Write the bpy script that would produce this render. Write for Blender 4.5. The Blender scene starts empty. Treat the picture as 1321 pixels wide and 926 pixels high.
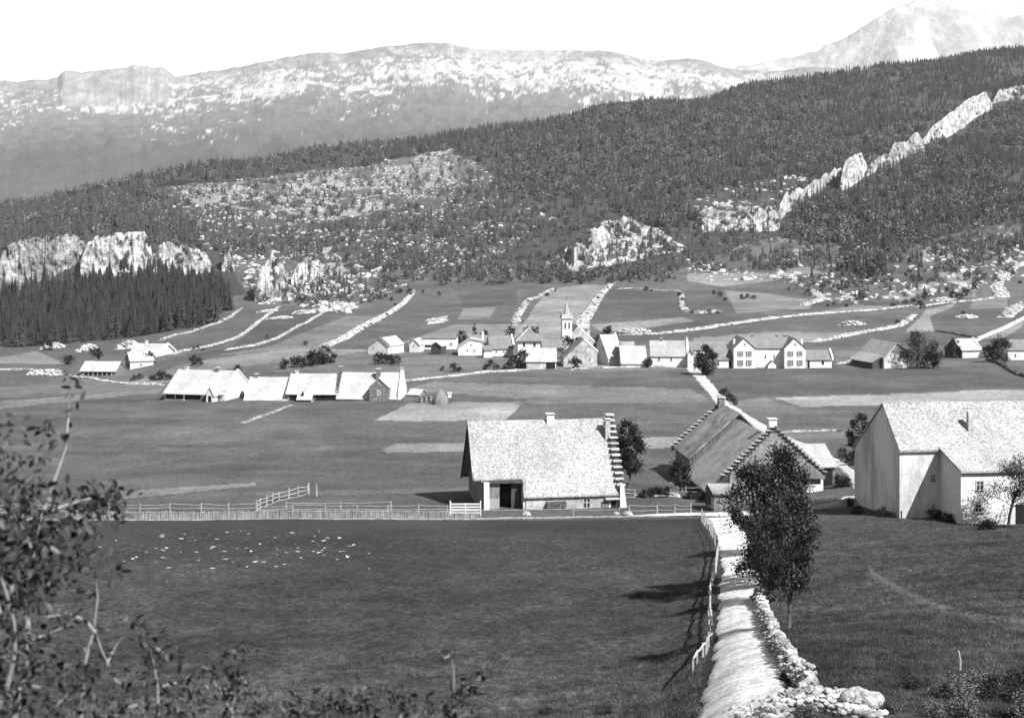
import bpy, math, random
import numpy as np
from mathutils import Vector, Matrix
R = math.radians
F, CX, HY = 1815.0, 660.5, 300.0
rng = np.random.default_rng(7)
random.seed(7)
S = bpy.context.scene
COL = S.collection

# ------------------------------------------------------------------ noise / interpolation
def _hash(ix, iy, seed):
    n = (ix.astype(np.int64)*374761393 + iy.astype(np.int64)*668265263 + seed*144269) & 0x7fffffff
    n = ((n ^ (n >> 13))*1274126177) & 0x7fffffff
    n = n ^ (n >> 16)
    return (n & 0xffff)/65535.0
def vnoise(x, y, seed=0):
    x = np.asarray(x, float); y = np.asarray(y, float)
    ix = np.floor(x); iy = np.floor(y); fx = x-ix; fy = y-iy
    fx = fx*fx*(3-2*fx); fy = fy*fy*(3-2*fy)
    a = _hash(ix, iy, seed); b = _hash(ix+1, iy, seed); c = _hash(ix, iy+1, seed); d = _hash(ix+1, iy+1, seed)
    return (a*(1-fx)+b*fx)*(1-fy)+(c*(1-fx)+d*fx)*fy
def fbm(x, y, oct=4, seed=0, gain=.5):
    s = 0; a = 1; t = 0
    for k in range(oct):
        s = s+a*(vnoise(np.asarray(x)*2**k+k*17.3, np.asarray(y)*2**k-k*9.1, seed+k)-.5); t += a; a *= gain
    return s/t*2
def pchip(xk, yk, x):
    xk = np.asarray(xk, float); yk = np.asarray(yk, float)
    h = np.diff(xk); d = np.diff(yk)/h
    m = np.zeros_like(yk); m[1:-1] = np.where(d[:-1]*d[1:] > 0, 2*d[:-1]*d[1:]/(d[:-1]+d[1:]+1e-30), 0); m[0] = d[0]; m[-1] = d[-1]
    x = np.clip(x, xk[0], xk[-1]); i = np.clip(np.searchsorted(xk, x)-1, 0, len(xk)-2)
    t = (x-xk[i])/h[i]
    return ((1+2*t)*(1-t)**2)*yk[i]+t*(1-t)**2*h[i]*m[i]+t*t*(3-2*t)*yk[i+1]+t*t*(t-1)*h[i]*m[i+1]

# ------------------------------------------------------------------ terrain heights
UC = [0, 130, 330, 500, 660, 850, 905, 960, 1060, 1160, 1321]
TD = [   # depth, drop below the eye for every column of bearings
 (1.2, [1.75]*11), (5, [3.2]*11), (8, [4.8]*11), (20, [9.6]*11), (30, [14.2,14.2,14,13.8,13.6,13,12.7,12.4,12.2,12.2,12.3]),
 (45, [19,19,19,18.8,18.5,17.4,16.4,15.7,15.3,15.2,15.4]),
 (65, [23.5,23.4,23,22.9,22.8,21.8,20.4,19.4,18.9,18.7,18.5]),
 (85, [26.5,26.2,26,25.8,25.6,25,24.1,23.2,22.8,22.2,21.5]),
 (105,[28.8,28.6,28.3,28.1,28,27.5,26.8,26.0,25.5,24.8,24.0]),
 (125,[30.6,30.4,30.2,30,29.9,29.5,28.9,28.4,27.9,27.2,26.8]),
 (145,[32.1,32,31.9,31.8,31.7,31.4,31.0,30.5,30.0,29.6,29.8]),
 (165,[33.5,33.5,33.5,33.5,33.5,33.4,33.3,33.0,31.5,30.5,30.4]),
 (190,[34.3,34.3,34.3,34.3,34.3,34.4,34.4,34.2,33.2,32.2,31.6]),
 (225,[34.9,34.8,34.7,34.7,34.7,34.7,34.7,34.7,34.4,33.8,33.2]),
 (290,[35.9,35.4,34.9,34.7,34.7,34.7,34.7,34.7,34.7,34.5,34.2]),
 (360,[38.5,37.6,35.2,34.5,34.7,34.7,34.7,34.7,34.7,34.5,34]),
 (400,[40.3,40.4,34.6,34.3,34.2,34.3,34.5,34.5,34.5,34.4,34]),
 (430,[41.7,39.6,35.4,34.6,34.4,34.5,34.6,34.6,34.6,34.3,33.8]),
 (500,[47,43.5,37.2,35.0,34.4,34.7,34.7,34.7,34.7,34.2,33.5]),
 (600,[50.5,47.5,38.5,35.6,34.7,34.3,34.2,34,33.8,33,30]),
 (720,[55,52,41,36,33.7,31.9,31.8,31.7,31.4,30,27])]
TY = [   # depth, picture height of the slope for every column of bearings
 (850, [406,402,388,372,358,357,357,356,354,350,342]),
 (950, [382,368,368,352,344,341,341,340,337,330,322]),
 (1020,[322,312,338,332,332,329,329,328,325,315,306]),
 (1150,[298,296,312,305,308,304,303,302,300,296,288]),
 (1350,[285,277,277,272,275,262,262,262,260,256,248]),
 (1550,[276,259,246,238,240,222,224,226,226,216,208]),
 (1750,[271,245,216,208,202,178,186,190,190,180,172]),
 (1950,[286,252,213,190,174,144,150,152,155,145,136]),
 (2150,[300,276,236,203,176,130,130,124,123,112,108]),
 (2400,[320,300,270,230,196,152,134,112,99,88,80]),
 (2650,[340,320,300,260,230,190,170,150,118,98,70]),
 (3200,[420]*11)]
DK = [a for a, _ in TD]+[a for a, _ in TY]
TAB = np.array([b for _, b in TD]+[[(y-HY)/F*a for y in b] for a, b in TY])
UG = np.arange(-300, 1625, 5.0); LG = np.linspace(math.log(1.2), math.log(3200), 1400)
_t = np.array([pchip(np.log(DK), TAB[:, k], LG) for k in range(11)])
GRID = np.array([pchip([-1e3]+UC+[2.4e3], [_t[0, j]]+list(_t[:, j])+[_t[-1, j]], UG) for j in range(len(LG))])   # depth, u
def Gd(u, d):
    """ground height at bearing u, depth d"""
    u = np.asarray(u, float); d = np.asarray(d, float)
    a = np.clip((np.log(np.maximum(d, 1.2))-LG[0])/(LG[1]-LG[0]), 0, len(LG)-1.001); b = np.clip((u-UG[0])/5, 0, len(UG)-1.001)
    i = a.astype(int); j = b.astype(int); a = a-i; b = b-j
    z = -((GRID[i, j]*(1-b)+GRID[i, j+1]*b)*(1-a)+(GRID[i+1, j]*(1-b)+GRID[i+1, j+1]*b)*a)
    X = (u-CX)/F*d
    w = np.clip((d-45)/60, 0, 1)*np.clip((400-d)/100, 0, 1)
    z = z+w*.25*fbm(X/22, d/22, 3, 5)
    w2 = np.clip((d-900)/300, 0, 1)
    z = z+w2*(14*fbm(X/230, d/260, 3, 11)+5*fbm(X/60, d/60, 3, 12))
    w3 = np.clip((d-430)/80, 0, 1)*(1-w2)
    return z+w3*.8*fbm(X/60, d/60, 3, 21)+.05*fbm(X/2.5, d/2.5, 2, 31)*np.clip((700-d)/300, 0, 1)
def G(X, Y): return Gd(CX+F*np.asarray(X, float)/np.maximum(np.asarray(Y, float), .5), Y)
DS = np.exp(np.linspace(math.log(35), math.log(2600), 3000))
def depth_of(px, py, dmin=35):
    y = HY-F*Gd(np.full(DS.shape, float(px)), DS)/DS
    k = np.nonzero((y <= py) & (DS >= dmin))[0]
    return float(DS[k[0]]) if len(k) else 2300.0
def at(px, py, dmin=35):
    d = depth_of(px, py, dmin); X = (px-CX)/F*d
    return Vector((X, d, float(G(X, d))))
def P(px, py, d): return Vector(((px-CX)/F*d, d, -(py-HY)/F*d))
def pip(x, y, poly):
    x = np.asarray(x); y = np.asarray(y); r = np.zeros(x.shape, bool); n = len(poly)
    for i in range(n):
        x1, y1 = poly[i]; x2, y2 = poly[(i+1) % n]
        if y1 == y2: continue
        r ^= ((y1 > y) != (y2 > y)) & (x < (x2-x1)*(y-y1)/(y2-y1)+x1)
    return r

# ------------------------------------------------------------------ materials (all greys: the photograph is monochrome)
MATS = {}
def _nt(name):
    m = bpy.data.materials.new(name); m.use_nodes = True; nt = m.node_tree
    b = nt.nodes['Principled BSDF']; b.inputs['Specular IOR Level'].default_value = .15
    return m, nt, b
def nd(nt, t, **k):
    n = nt.nodes.new(t)
    for a, v in k.items():
        if a in n.inputs: n.inputs[a].default_value = v
        else: setattr(n, a, v)
    return n
def noise(nt, co, scale, detail=4, rough=.6, stretch=None):
    if stretch:
        mp = nd(nt, 'ShaderNodeMapping'); mp.inputs['Scale'].default_value = stretch; nt.links.new(co, mp.inputs[0]); co = mp.outputs[0]
    n = nd(nt, 'ShaderNodeTexNoise', Scale=scale, Detail=detail, Roughness=rough); nt.links.new(co, n.inputs['Vector'])
    return n.outputs['Fac']
def mrange(nt, f, a, b, lo, hi):
    n = nd(nt, 'ShaderNodeMapRange'); nt.links.new(f, n.inputs[0])
    for i, v in zip((1, 2, 3, 4), (a, b, lo, hi)): n.inputs[i].default_value = v
    return n.outputs[0]
def math2(nt, op, a, b):
    n = nd(nt, 'ShaderNodeMath', operation=op)
    for i, v in ((0, a), (1, b)):
        if isinstance(v, (int, float)): n.inputs[i].default_value = v
        else: nt.links.new(v, n.inputs[i])
    return n.outputs[0]
def mat(name, v, layers=(), bump=0, bscale=10, rough=.9, stretch=None, tone=False, tiles=None, rand=0, bstretch=None, leaf=0, pos=False):
    """v base grey; layers: (scale, lo, hi, a, b[, stretch]) multiply by a ramp of noise"""
    if name in MATS: return MATS[name]
    m, nt, b = _nt(name); L = nt.links
    co = nd(nt, 'ShaderNodeTexCoord').outputs['Object']
    if pos: co = nd(nt, 'ShaderNodeNewGeometry').outputs['Position']
    if tone:
        at_ = nd(nt, 'ShaderNodeAttribute', attribute_name='tone'); f = at_.outputs['Fac']
    else:
        val = nd(nt, 'ShaderNodeValue'); val.outputs[0].default_value = v; f = val.outputs[0]
    for ly in layers:
        sc, lo, hi, a, bb = ly[:5]
        f = math2(nt, 'MULTIPLY', f, mrange(nt, noise(nt, co, sc, 5, .6, ly[5] if len(ly) > 5 else stretch), a, bb, lo, hi))
    hgt = None
    if tiles:      # (axis, row, width, contrast)
        ax, row, wid, con = tiles
        mp = nd(nt, 'ShaderNodeMapping'); mp.inputs['Rotation'].default_value = (0, 0, R(90) if ax == 'y' else 0)
        L.new(co, mp.inputs[0])
        bt = nd(nt, 'ShaderNodeTexBrick'); bt.inputs['Scale'].default_value = 1
        bt.inputs['Brick Width'].default_value = wid; bt.inputs['Row Height'].default_value = row; bt.inputs['Mortar Size'].default_value = row*.06
        bt.inputs['Color1'].default_value = (1, 1, 1, 1); bt.inputs['Color2'].default_value = (1-con,)*3+(1,); bt.inputs['Mortar'].default_value = (1-con*1.5,)*3+(1,)
        L.new(mp.outputs[0], bt.inputs['Vector']); bw = nd(nt, 'ShaderNodeRGBToBW'); L.new(bt.outputs['Color'], bw.inputs[0])
        f = math2(nt, 'MULTIPLY', f, bw.outputs[0]); hgt = bw.outputs[0]
    if rand:
        oi = nd(nt, 'ShaderNodeObjectInfo'); f = math2(nt, 'MULTIPLY', f, mrange(nt, oi.outputs['Random'], 0, 1, 1-rand, 1+rand))
    if leaf:
        gm = nd(nt, 'ShaderNodeNewGeometry'); f = math2(nt, 'MULTIPLY', f, mrange(nt, gm.outputs['Random Per Island'], 0, 1, 1-leaf, 1+leaf))
    cc = nd(nt, 'ShaderNodeCombineColor')
    for i in range(3): L.new(f, cc.inputs[i])
    L.new(cc.outputs[0], b.inputs['Base Color']); b.inputs['Roughness'].default_value = rough
    if bump:
        bn = noise(nt, co, bscale, 5, .65, bstretch)
        if hgt is not None: bn = math2(nt, 'ADD', bn, hgt)
        bp = nd(nt, 'ShaderNodeBump', Strength=1.0, Distance=bump); L.new(bn, bp.inputs['Height']); L.new(bp.outputs[0], b.inputs['Normal'])
    MATS[name] = m
    return m

# ------------------------------------------------------------------ mesh building
class MB:
    def __init__(s): s.v = []; s.f = []
    def add(s, vs, fs):
        k = len(s.v); s.v += [tuple(v) for v in vs]; s.f += [tuple(i+k for i in f) for f in fs]; return s
    def box(s, x0, x1, y0, y1, z0, z1, jit=0):
        vs = [(x, y, z) for z in (z0, z1) for y in (y0, y1) for x in (x0, x1)]
        if jit: vs = [tuple(c+random.uniform(-jit, jit) for c in v) for v in vs]
        return s.add(vs, [(0, 2, 3, 1), (4, 5, 7, 6), (0, 1, 5, 4), (2, 6, 7, 3), (0, 4, 6, 2), (1, 3, 7, 5)])
    def beam(s, a, b, w, h=None):
        a = Vector(a); b = Vector(b); h = h or w; d = (b-a).normalized()
        up = Vector((0, 0, 1)) if abs(d.z) < .95 else Vector((0, 1, 0)); r = d.cross(up).normalized()*w/2; u = r.cross(d).normalized()*h/2
        return s.add([p+e for p in (a, b) for e in (-r-u, r-u, r+u, -r+u)], [(0, 1, 2, 3), (7, 6, 5, 4), (0, 4, 5, 1), (1, 5, 6, 2), (2, 6, 7, 3), (3, 7, 4, 0)])
    def tube(s, pts, rad, n=6):
        pts = [Vector(p) for p in pts]; k = len(s.v); m = len(pts)
        for i, p in enumerate(pts):
            d = (pts[min(i+1, m-1)]-pts[max(i-1, 0)]).normalized(); up = Vector((0, 0, 1)) if abs(d.z) < .9 else Vector((1, 0, 0))
            a = d.cross(up).normalized(); b = d.cross(a)
            for j in range(n):
                t = 2*math.pi*j/n; s.v.append(tuple(p+(a*math.cos(t)+b*math.sin(t))*rad[i]))
        for i in range(m-1):
            for j in range(n): s.f.append((k+i*n+j, k+i*n+(j+1) % n, k+(i+1)*n+(j+1) % n, k+(i+1)*n+j))
        s.f.append(tuple(k+j for j in range(n))); s.f.append(tuple(k+(m-1)*n+j for j in reversed(range(n))))
        return s
    def extr(s, prof, a0, a1, axis='x'):
        """closed profile of (t,z) pushed along the axis from a0 to a1"""
        n = len(prof)
        q = (lambda a, t, z: (a, t, z)) if axis == 'x' else (lambda a, t, z: (t, a, z))
        return s.add([q(a, t, z) for a in (a0, a1) for t, z in prof], [tuple(range(n)), tuple(reversed(range(n, 2*n)))]+[(i, i+n, (i+1) % n+n, (i+1) % n) for i in range(n)])
    def rock(s, c, r, n=1, sq=(1, 1, .7)):
        t = (1+5**.5)/2
        V = [Vector(v).normalized() for v in [(-1,t,0),(1,t,0),(-1,-t,0),(1,-t,0),(0,-1,t),(0,1,t),(0,-1,-t),(0,1,-t),(t,0,-1),(t,0,1),(-t,0,-1),(-t,0,1)]]
        Fc = [(0,11,5),(0,5,1),(0,1,7),(0,7,10),(0,10,11),(1,5,9),(5,11,4),(11,10,2),(10,7,6),(7,1,8),(3,9,4),(3,4,2),(3,2,6),(3,6,8),(3,8,9),(4,9,5),(2,4,11),(6,2,10),(8,6,7),(9,8,1)]
        a = random.uniform(0, 6.3); ca, sa = math.cos(a), math.sin(a)
        vs = []
        for v in V:
            k = r*random.uniform(.72, 1.2); x, y, z = v.x*k*sq[0], v.y*k*sq[1], v.z*k*sq[2]
            vs.append((c[0]+x*ca-y*sa, c[1]+x*sa+y*ca, c[2]+z))
        return s.add(vs, Fc)
    def build(s, name, m, parent=None, smooth=False, loc=None):
        me = bpy.data.meshes.new(name); me.from_pydata(s.v, [], s.f); me.update()
        if smooth: me.shade_smooth()
        me.materials.append(m); o = bpy.data.objects.new(name, me); COL.objects.link(o)
        if parent: o.parent = parent
        if loc: o.location = loc
        return o
def npmesh(name, V, Fq, m, parent=None, smooth=False, attrs=None, link=True):
    """V (n,3), Fq (m,k) index arrays with k 3 or 4"""
    me = bpy.data.meshes.new(name); V = np.asarray(V, np.float32); Fq = np.asarray(Fq, np.int32); k = Fq.shape[1]
    me.vertices.add(len(V)); me.vertices.foreach_set('co', V.ravel())
    me.loops.add(Fq.size); me.loops.foreach_set('vertex_index', Fq.ravel())
    me.polygons.add(len(Fq)); me.polygons.foreach_set('loop_start', np.arange(0, Fq.size, k, dtype=np.int32))
    try: me.polygons.foreach_set('loop_total', np.full(len(Fq), k, np.int32))
    except Exception: pass
    me.update(calc_edges=True); me.validate()
    if smooth: me.shade_smooth()
    for an, av in (attrs or {}).items():
        a = me.attributes.new(an, 'FLOAT', 'POINT'); a.data.foreach_set('value', np.asarray(av, np.float32))
    me.materials.append(m); o = bpy.data.objects.new(name, me)
    if link: COL.objects.link(o)
    if parent: o.parent = parent
    return o
def gridfaces(nr, nc):
    i = np.arange(nr-1)[:, None]*nc+np.arange(nc-1)[None, :]
    return np.stack([i, i+1, i+nc+1, i+nc], -1).reshape(-1, 4)
def tag(o, label=None, cat=None, group=None, kind=None):
    if label: o['label'] = label
    if cat: o['category'] = cat
    if group: o['group'] = group
    if kind: o['kind'] = kind
    return o
def empty(name, loc, rz=0):
    o = bpy.data.objects.new(name, None); o.location = loc; o.rotation_euler = (0, 0, rz); o.empty_display_size = .3; COL.objects.link(o); return o
def copy_tree(o, parent=None):
    c = o.copy(); COL.objects.link(c); c.parent = parent
    for ch in [x for x in o.children]: copy_tree(ch, c)
    return c
def lin(v): v = np.asarray(v)/255.; r = np.where(v < .04045, v/12.92, ((v+.055)/1.055)**2.4); return float(r) if r.ndim == 0 else r
# ------------------------------------------------------------------ ground tones: each field has its own crop
K = 3.0
def tn(v): return lin(v)/K
FIELDS = [   # (tone, outline in the view of the survey)
 (128, [(0,498),(210,490),(330,468),(480,452),(640,458),(700,478),(520,492),(330,478),(220,492),(205,508),(0,512)]),
 (118, [(60,492),(150,470),(235,450),(330,425),(480,440),(470,455),(340,480),(210,492)]),
 (158, [(160,496),(235,470),(330,455),(430,446),(480,452),(400,462),(300,474),(215,492)]),
 (150, [(0,519),(210,501),(205,506),(0,527)]), (135, [(0,507),(95,503),(90,509),(0,512)]),
 (112, [(0,478),(120,470),(150,440),(0,440)]), (160, [(0,461),(48,453),(86,470),(0,468)]),
 (112, [(180,452),(360,392),(345,420),(260,458)]), (98, [(190,470),(300,446),(355,402),(450,385),(435,398),(350,440),(280,462)]),
 (105, [(290,450),(345,440),(440,392),(455,400),(345,452)]),
 (142, [(280,458),(350,446),(445,408),(528,408),(420,448)]),
 (112, [(425,450),(535,386),(560,372),(690,370),(660,408),(600,420),(520,450)]),
 (155, [(518,442),(585,419),(725,418),(725,445)]), (215, [(551,419),(556,410),(579,407),(574,416)]),
 (165, [(668,428),(690,395),(712,372),(752,368),(782,368),(748,432)]),
 (105, [(762,414),(790,372),(872,377),(880,409)]), (165, [(762,419),(880,409),(896,414),(780,430)]),
 (112, [(885,396),(890,380),(930,372),(955,392),(930,400)]), (108, [(780,432),(896,414),(980,405),(1040,405),(900,426)]),
 (155, [(935,375),(985,378),(1050,388),(1045,398),(950,404)]), (108, [(990,362),(1040,360),(1048,378),(1010,380)]),
 (112, [(1045,398),(1110,375),(1130,392),(1060,402)]),
 (158, [(895,436),(990,428),(1090,430),(1140,424),(1060,441),(930,448),(895,446)]),
 (110, [(1060,428),(1090,410),(1165,400),(1150,418)]), (112, [(1045,446),(1165,416),(1200,430),(1240,452),(1150,470),(1080,470)]),
 (150, [(1140,382),(1180,372),(1205,352),(1212,366),(1165,390)]), (150, [(1060,402),(1105,392),(1150,396),(1100,402)]), (96, [(1130,372),(1200,352),(1215,356),(1160,378)]), (158, [(1000,345),(1050,342),(1060,352),(1005,356)]), (98, [(1060,352),(1150,350),(1120,368),(1075,366)]), (150, [(1225,372),(1262,368),(1258,384),(1230,386)]), (98, [(590,380),(665,372),(668,392),(600,398)]), (150, [(598,398),(640,396),(632,410),(590,412)]), (158, [(888,352),(990,352),(1000,362),(930,370),(885,362)]),
 (168, [(1168,428),(1195,400),(1235,390),(1225,398),(1200,408),(1208,428)]),
 (112, [(1200,412),(1240,394),(1300,398),(1321,410),(1285,432),(1230,436),(1206,428)]),
 (165, [(1208,352),(1255,346),(1252,366),(1225,364)]), (120, [(1262,366),(1321,340),(1321,390),(1270,384)]),
 (150, [(1255,386),(1300,384),(1300,397),(1250,398)]),
 (165, [(1265,436),(1321,412),(1321,420),(1290,438)]),
 (118, [(700,478),(893,476),(935,530),(1321,560),(1321,476),(1076,476),(940,476),(905,480),(700,482)]),
 (108, [(905,482),(940,476),(1321,476),(1321,500),(1000,512),(940,520)]),
 (145, [(520,503),(560,492),(892,502),(905,512),(690,516)]),
 (175, [(482,543),(527,520),(676,518),(652,542)]), (158, [(492,580),(512,572),(606,570),(604,582),(500,584)]),
 (135, [(700,452),(890,448),(892,477),(735,479),(700,470)]), (140, [(590,442),(700,440),(700,458),(590,457)]), (128, [(1076,452),(1240,455),(1321,462),(1321,470),(1180,474),(1080,474)]),
 (172, [(806,566),(876,563),(880,577),(806,579)]), (140, [(660,522),(690,513),(905,508),(915,518)]),
 (180, [(1000,513),(1321,502),(1321,518),(1035,525)]), (135, [(935,520),(985,512),(1030,525),(950,524)]),
 (128, [(1002,560),(1100,557),(1105,572),(1030,572)]),
 (150, [(150,634),(330,622),(330,626),(150,644)]), (125, [(330,634),(620,628),(620,634),(330,640)]),
]
LINES = [(-.28, 1.3, [(0,547),(60,541),(180,540),(400,546)]), (-.25, 1.2, [(160,573),(330,577),(480,572)]), (.22, 1.4, [(0,618),(130,608),(200,597),(280,580)]), (-.3, 1.3, [(0,560),(40,575),(80,592)]), (-.22, 1.6, [(90,572),(200,579)]), (.2, 1.5, [(100,582),(240,580)]),
 (-.25, 1.2, [(660,545),(800,548),(900,546)]), (-.22, 1.1, [(470,556),(605,560)]), (-.28, 1.4, [(100,519),(210,515),(300,517)]), (-.2, 1.5, [(820,560),(900,553)]), (.2, 2, [(240,600),(420,592),(600,600)]), (-.2, 2, [(150,612),(350,605),(590,612)]),
 (-.3, 1.2, [(1030,528),(1200,526),(1321,524)]), (-.25, 1.2, [(960,545),(1100,548),(1321,545)]), (-.35, 1, [(940,400),(1000,399),(1050,401)]), (-.3, 1, [(560,395),(650,392)]), (-.3, 1, [(440,430),(530,437)]), (-.3, 1.1, [(890,447),(1040,443),(1110,446)]), (.3, 1.2, [(895,456),(1100,447),(1180,452)]), (.25, 1.2, [(1120,404),(1170,402)]), (-.35, 1.2, [(470,497),(520,492),(560,489)])]
def ground_tone(px, py, d):
    t = np.full(px.shape, tn(106.))
    t = np.where(d > 225, tn(113), t)
    t = np.where(d < 164.2, tn(80), t)
    jx = 3.0*fbm(px/25, py/12, 3, 41); jy = 1.2*fbm(px/30, py/10, 3, 42)
    t = np.where((d < 164.2) & (px > 1010), t*1.35, t)
    for v, poly in FIELDS: t = np.where(pip(px+jx*(d > 420)*.5, py+jy*.6, poly), tn(v), t)
    t = np.where(d < 164.2, t*(1+.34*fbm(px/170, py/26, 4, 43)), t*(1+.36*fbm(px/130, py/8, 4, 44))*(1+.16*fbm(px/5, py/1.6, 2, 45)))
    t = np.where(d > 165, t*1.16, t)
    # trodden and stony places
    b = np.exp(-((py-(900-(px-520)*.19))/7)**2)*((px > 500) & (px < 900)); t = t*(1+.35*b)
    arc = 742+(px-1130)*.62-(px-1130)**2*.0016
    b = np.exp(-((py-arc)/5)**2)*(px > 1120)*(px < 1330)*(d < 140); t = t*(1+1.5*b)
    b = np.exp(-((py-840-(px-1080)*.03)/4)**2)*(px > 1080)*(d < 90); t = t*(1+.25*b)
    for f, w_, ln in LINES:
        xs, ys = zip(*ln); yy = np.interp(px, xs, ys)+1.2*fbm(px/16, px*0, 2, 47); b = np.exp(-((py-yy)/w_)**2)*(px > xs[0])*(px < xs[-1]); t = t*(1+f*b)
    b = np.clip((py-878+7*fbm(px/20, py/9, 3, 48))/10, 0, 1)*(px > 1080)*(d < 70); t = t*(1+.9*b*(.6+fbm(px/6, py/3, 3, 49)))
    return t
def build_ground():
    rows = [1.3]; 
    while rows[-1] < 40: rows.append(rows[-1]*1.12)
    y = 960.0; dd = []
    # rows about a picture line apart
    ds = np.exp(np.linspace(math.log(42), math.log(905), 6000)); ys = HY+F*32/ds
    last = 1e9
    for d_, y_ in zip(ds, ys):
        if last-y_ > 1.25 or (d_ > 500 and d_/max(dd[-1], 1) > 1.006): dd.append(d_); last = y_
    dr = np.array(rows+dd)
    uc = np.concatenate([np.linspace(-2600, -80, 60), np.arange(-70, 1395, 1.35), np.linspace(1400, 3900, 60)])
    U, D = np.meshgrid(uc, dr); Z = Gd(U, D); X = (U-CX)/F*D; py = HY-F*Z/D
    t = ground_tone(U, py, D)
    o = npmesh('valley_meadow', np.stack([X, D, Z], -1).reshape(-1, 3), gridfaces(len(dr), len(uc)),
        mat('meadow', .1, [(1.6, .78, 1.22, .35, .65), (.11, .82, 1.18, .35, .65), (.03, .9, 1.1, .4, .6), (7, .58, 1.42, .40, .60)], bump=.2, bscale=3.0, tone=True), smooth=True, attrs={'tone': t.ravel()})
    tag(o, kind='structure')
FOREST = [ # (outline, mean spacing in metres)
 ([(-60,450),(110,446),(205,434),(272,418),(302,398),(285,368),(262,352),(195,350),(120,352),(60,372),(-60,390)], 6.0),
 ([(-60,335),(12,338),(100,332),(112,332),(150,326),(205,332),(235,338),(270,345),(262,322),(245,290),(200,285),(214,250),(200,237),(330,228),(450,218),(600,190),(600,130),(-60,170)], 7.5),
 ([(590,150),(585,190),(640,228),(640,243),(690,268),(720,276),(800,272),(860,300),(905,285),(900,262),(960,255),(1005,262),(1040,250),(1080,222),(1120,214),(1155,198),(1195,182),(1230,158),(1262,132),(1321,122),(1400,100),(1400,0),(590,60)], 8.0),
 ([(1010,300),(1030,265),(1075,240),(1120,232),(1150,215),(1190,195),(1240,172),(1280,138),(1400,126),(1400,300),(1300,292),(1240,300),(1180,318),(1120,330),(1085,318),(1040,322)], 7.5),
 ([(1082,356),(1090,330),(1120,322),(1145,336),(1140,358)], 7),
]
OPEN = [ [(880,262),(905,285),(1000,262),(1050,235),(1040,222),(960,240)] ]
SCRUB = [ # thin woods: outline, spacing, share
 ([(600,335),(700,275),(800,272),(900,285),(1010,262),(1010,305),(1100,330),(1240,300),(1321,292),(1380,300),(1380,318),(1180,340),(1040,350),(880,352),(700,362),(600,355)], 11),
 ([(225,318),(214,290),(215,245),(450,222),(590,195),(660,262),(720,285),(600,335),(560,350),(300,330)], 15),
 ([(240,312),(420,300),(560,285),(600,240),(640,240),(720,285),(600,340),(560,352),(300,335)], 9.5),
 ([(300,345),(560,345),(560,362),(480,395),(400,400),(320,392)], 12),
 ([(560,350),(700,352),(870,350),(870,362),(700,366),(560,368)], 7.5),
 ([(1000,372),(1060,352),(1150,340),(1210,318),(1380,296),(1380,345),(1290,362),(1180,392),(1060,392)], 15),
]
def jit(u, y, d):
    X = (u-CX)/F*d
    return u+15*fbm(X/70, d/110, 3, 203)+5*fbm(X/14, d/22, 2, 205), y+7*fbm(X/80, d/120, 3, 204)+3*fbm(X/14, d/22, 2, 206)
def hill_tone(px, py, d):
    px, py = jit(px, py, d)
    t = np.full(px.shape, tn(92.))
    rocky = [(212,292),(216,240),(450,214),(585,190),(640,235),(690,268),(720,280),(640,335),(560,352),(300,332)]
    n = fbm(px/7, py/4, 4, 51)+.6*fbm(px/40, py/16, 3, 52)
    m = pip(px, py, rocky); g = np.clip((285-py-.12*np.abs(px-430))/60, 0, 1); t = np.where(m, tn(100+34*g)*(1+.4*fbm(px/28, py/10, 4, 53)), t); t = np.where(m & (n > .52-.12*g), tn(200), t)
    patch = [(225,245),(330,232),(470,222),(575,200),(580,230),(480,275),(400,285),(260,270)]
    m = pip(px, py, patch); t = np.where(m & (n > .12), tn(182), t)
    low = [(300,330),(560,345),(860,350),(1010,300),(1380,292),(1380,340),(1000,358),(700,366),(560,362),(480,400),(320,396)]
    m = pip(px, py, low); t = np.where(m, tn(118), t); t = np.where(m & (n > .45), tn(200), t)
    m = pip(px, py, [(700,352),(735,315),(780,288),(820,278),(880,322),(820,335),(760,350)]); t = np.where(m & (n > -.1), tn(205), t)
    m = pip(px, py, [(880,262),(905,300),(1000,285),(1050,245),(1080,210),(1040,222),(960,240)]); t = np.where(m & (n > .2), tn(195), t)
    for f, _ in FOREST: t = np.where(pip(px, py, f), tn(98), t)
    m = pip(px, py, [(960,315),(1010,312),(1000,330),(950,332)]) | pip(px, py, [(1200,320),(1290,305),(1300,330),(1215,345)]); t = np.where(m, tn(135), t)
    t = np.where(pip(px, py, [(205,238),(330,229),(330,232),(205,241)]), tn(55), t)
    return t
def build_hill():
    ds = np.exp(np.linspace(math.log(885), math.log(3150), 560))
    uc = np.concatenate([np.linspace(-2600, -80, 50), np.arange(-70, 1395, 1.5), np.linspace(1400, 3900, 50)])
    U, D = np.meshgrid(uc, ds); Z = Gd(U, D)-.02; X = (U-CX)/F*D; py = HY-F*Z/D
    o = npmesh('hillside', np.stack([X, D, Z], -1).reshape(-1, 3), gridfaces(len(ds), len(uc)),
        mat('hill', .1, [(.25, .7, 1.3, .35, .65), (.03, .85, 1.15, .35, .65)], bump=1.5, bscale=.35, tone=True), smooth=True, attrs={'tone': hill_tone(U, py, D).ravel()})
    tag(o, kind='structure')
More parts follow.
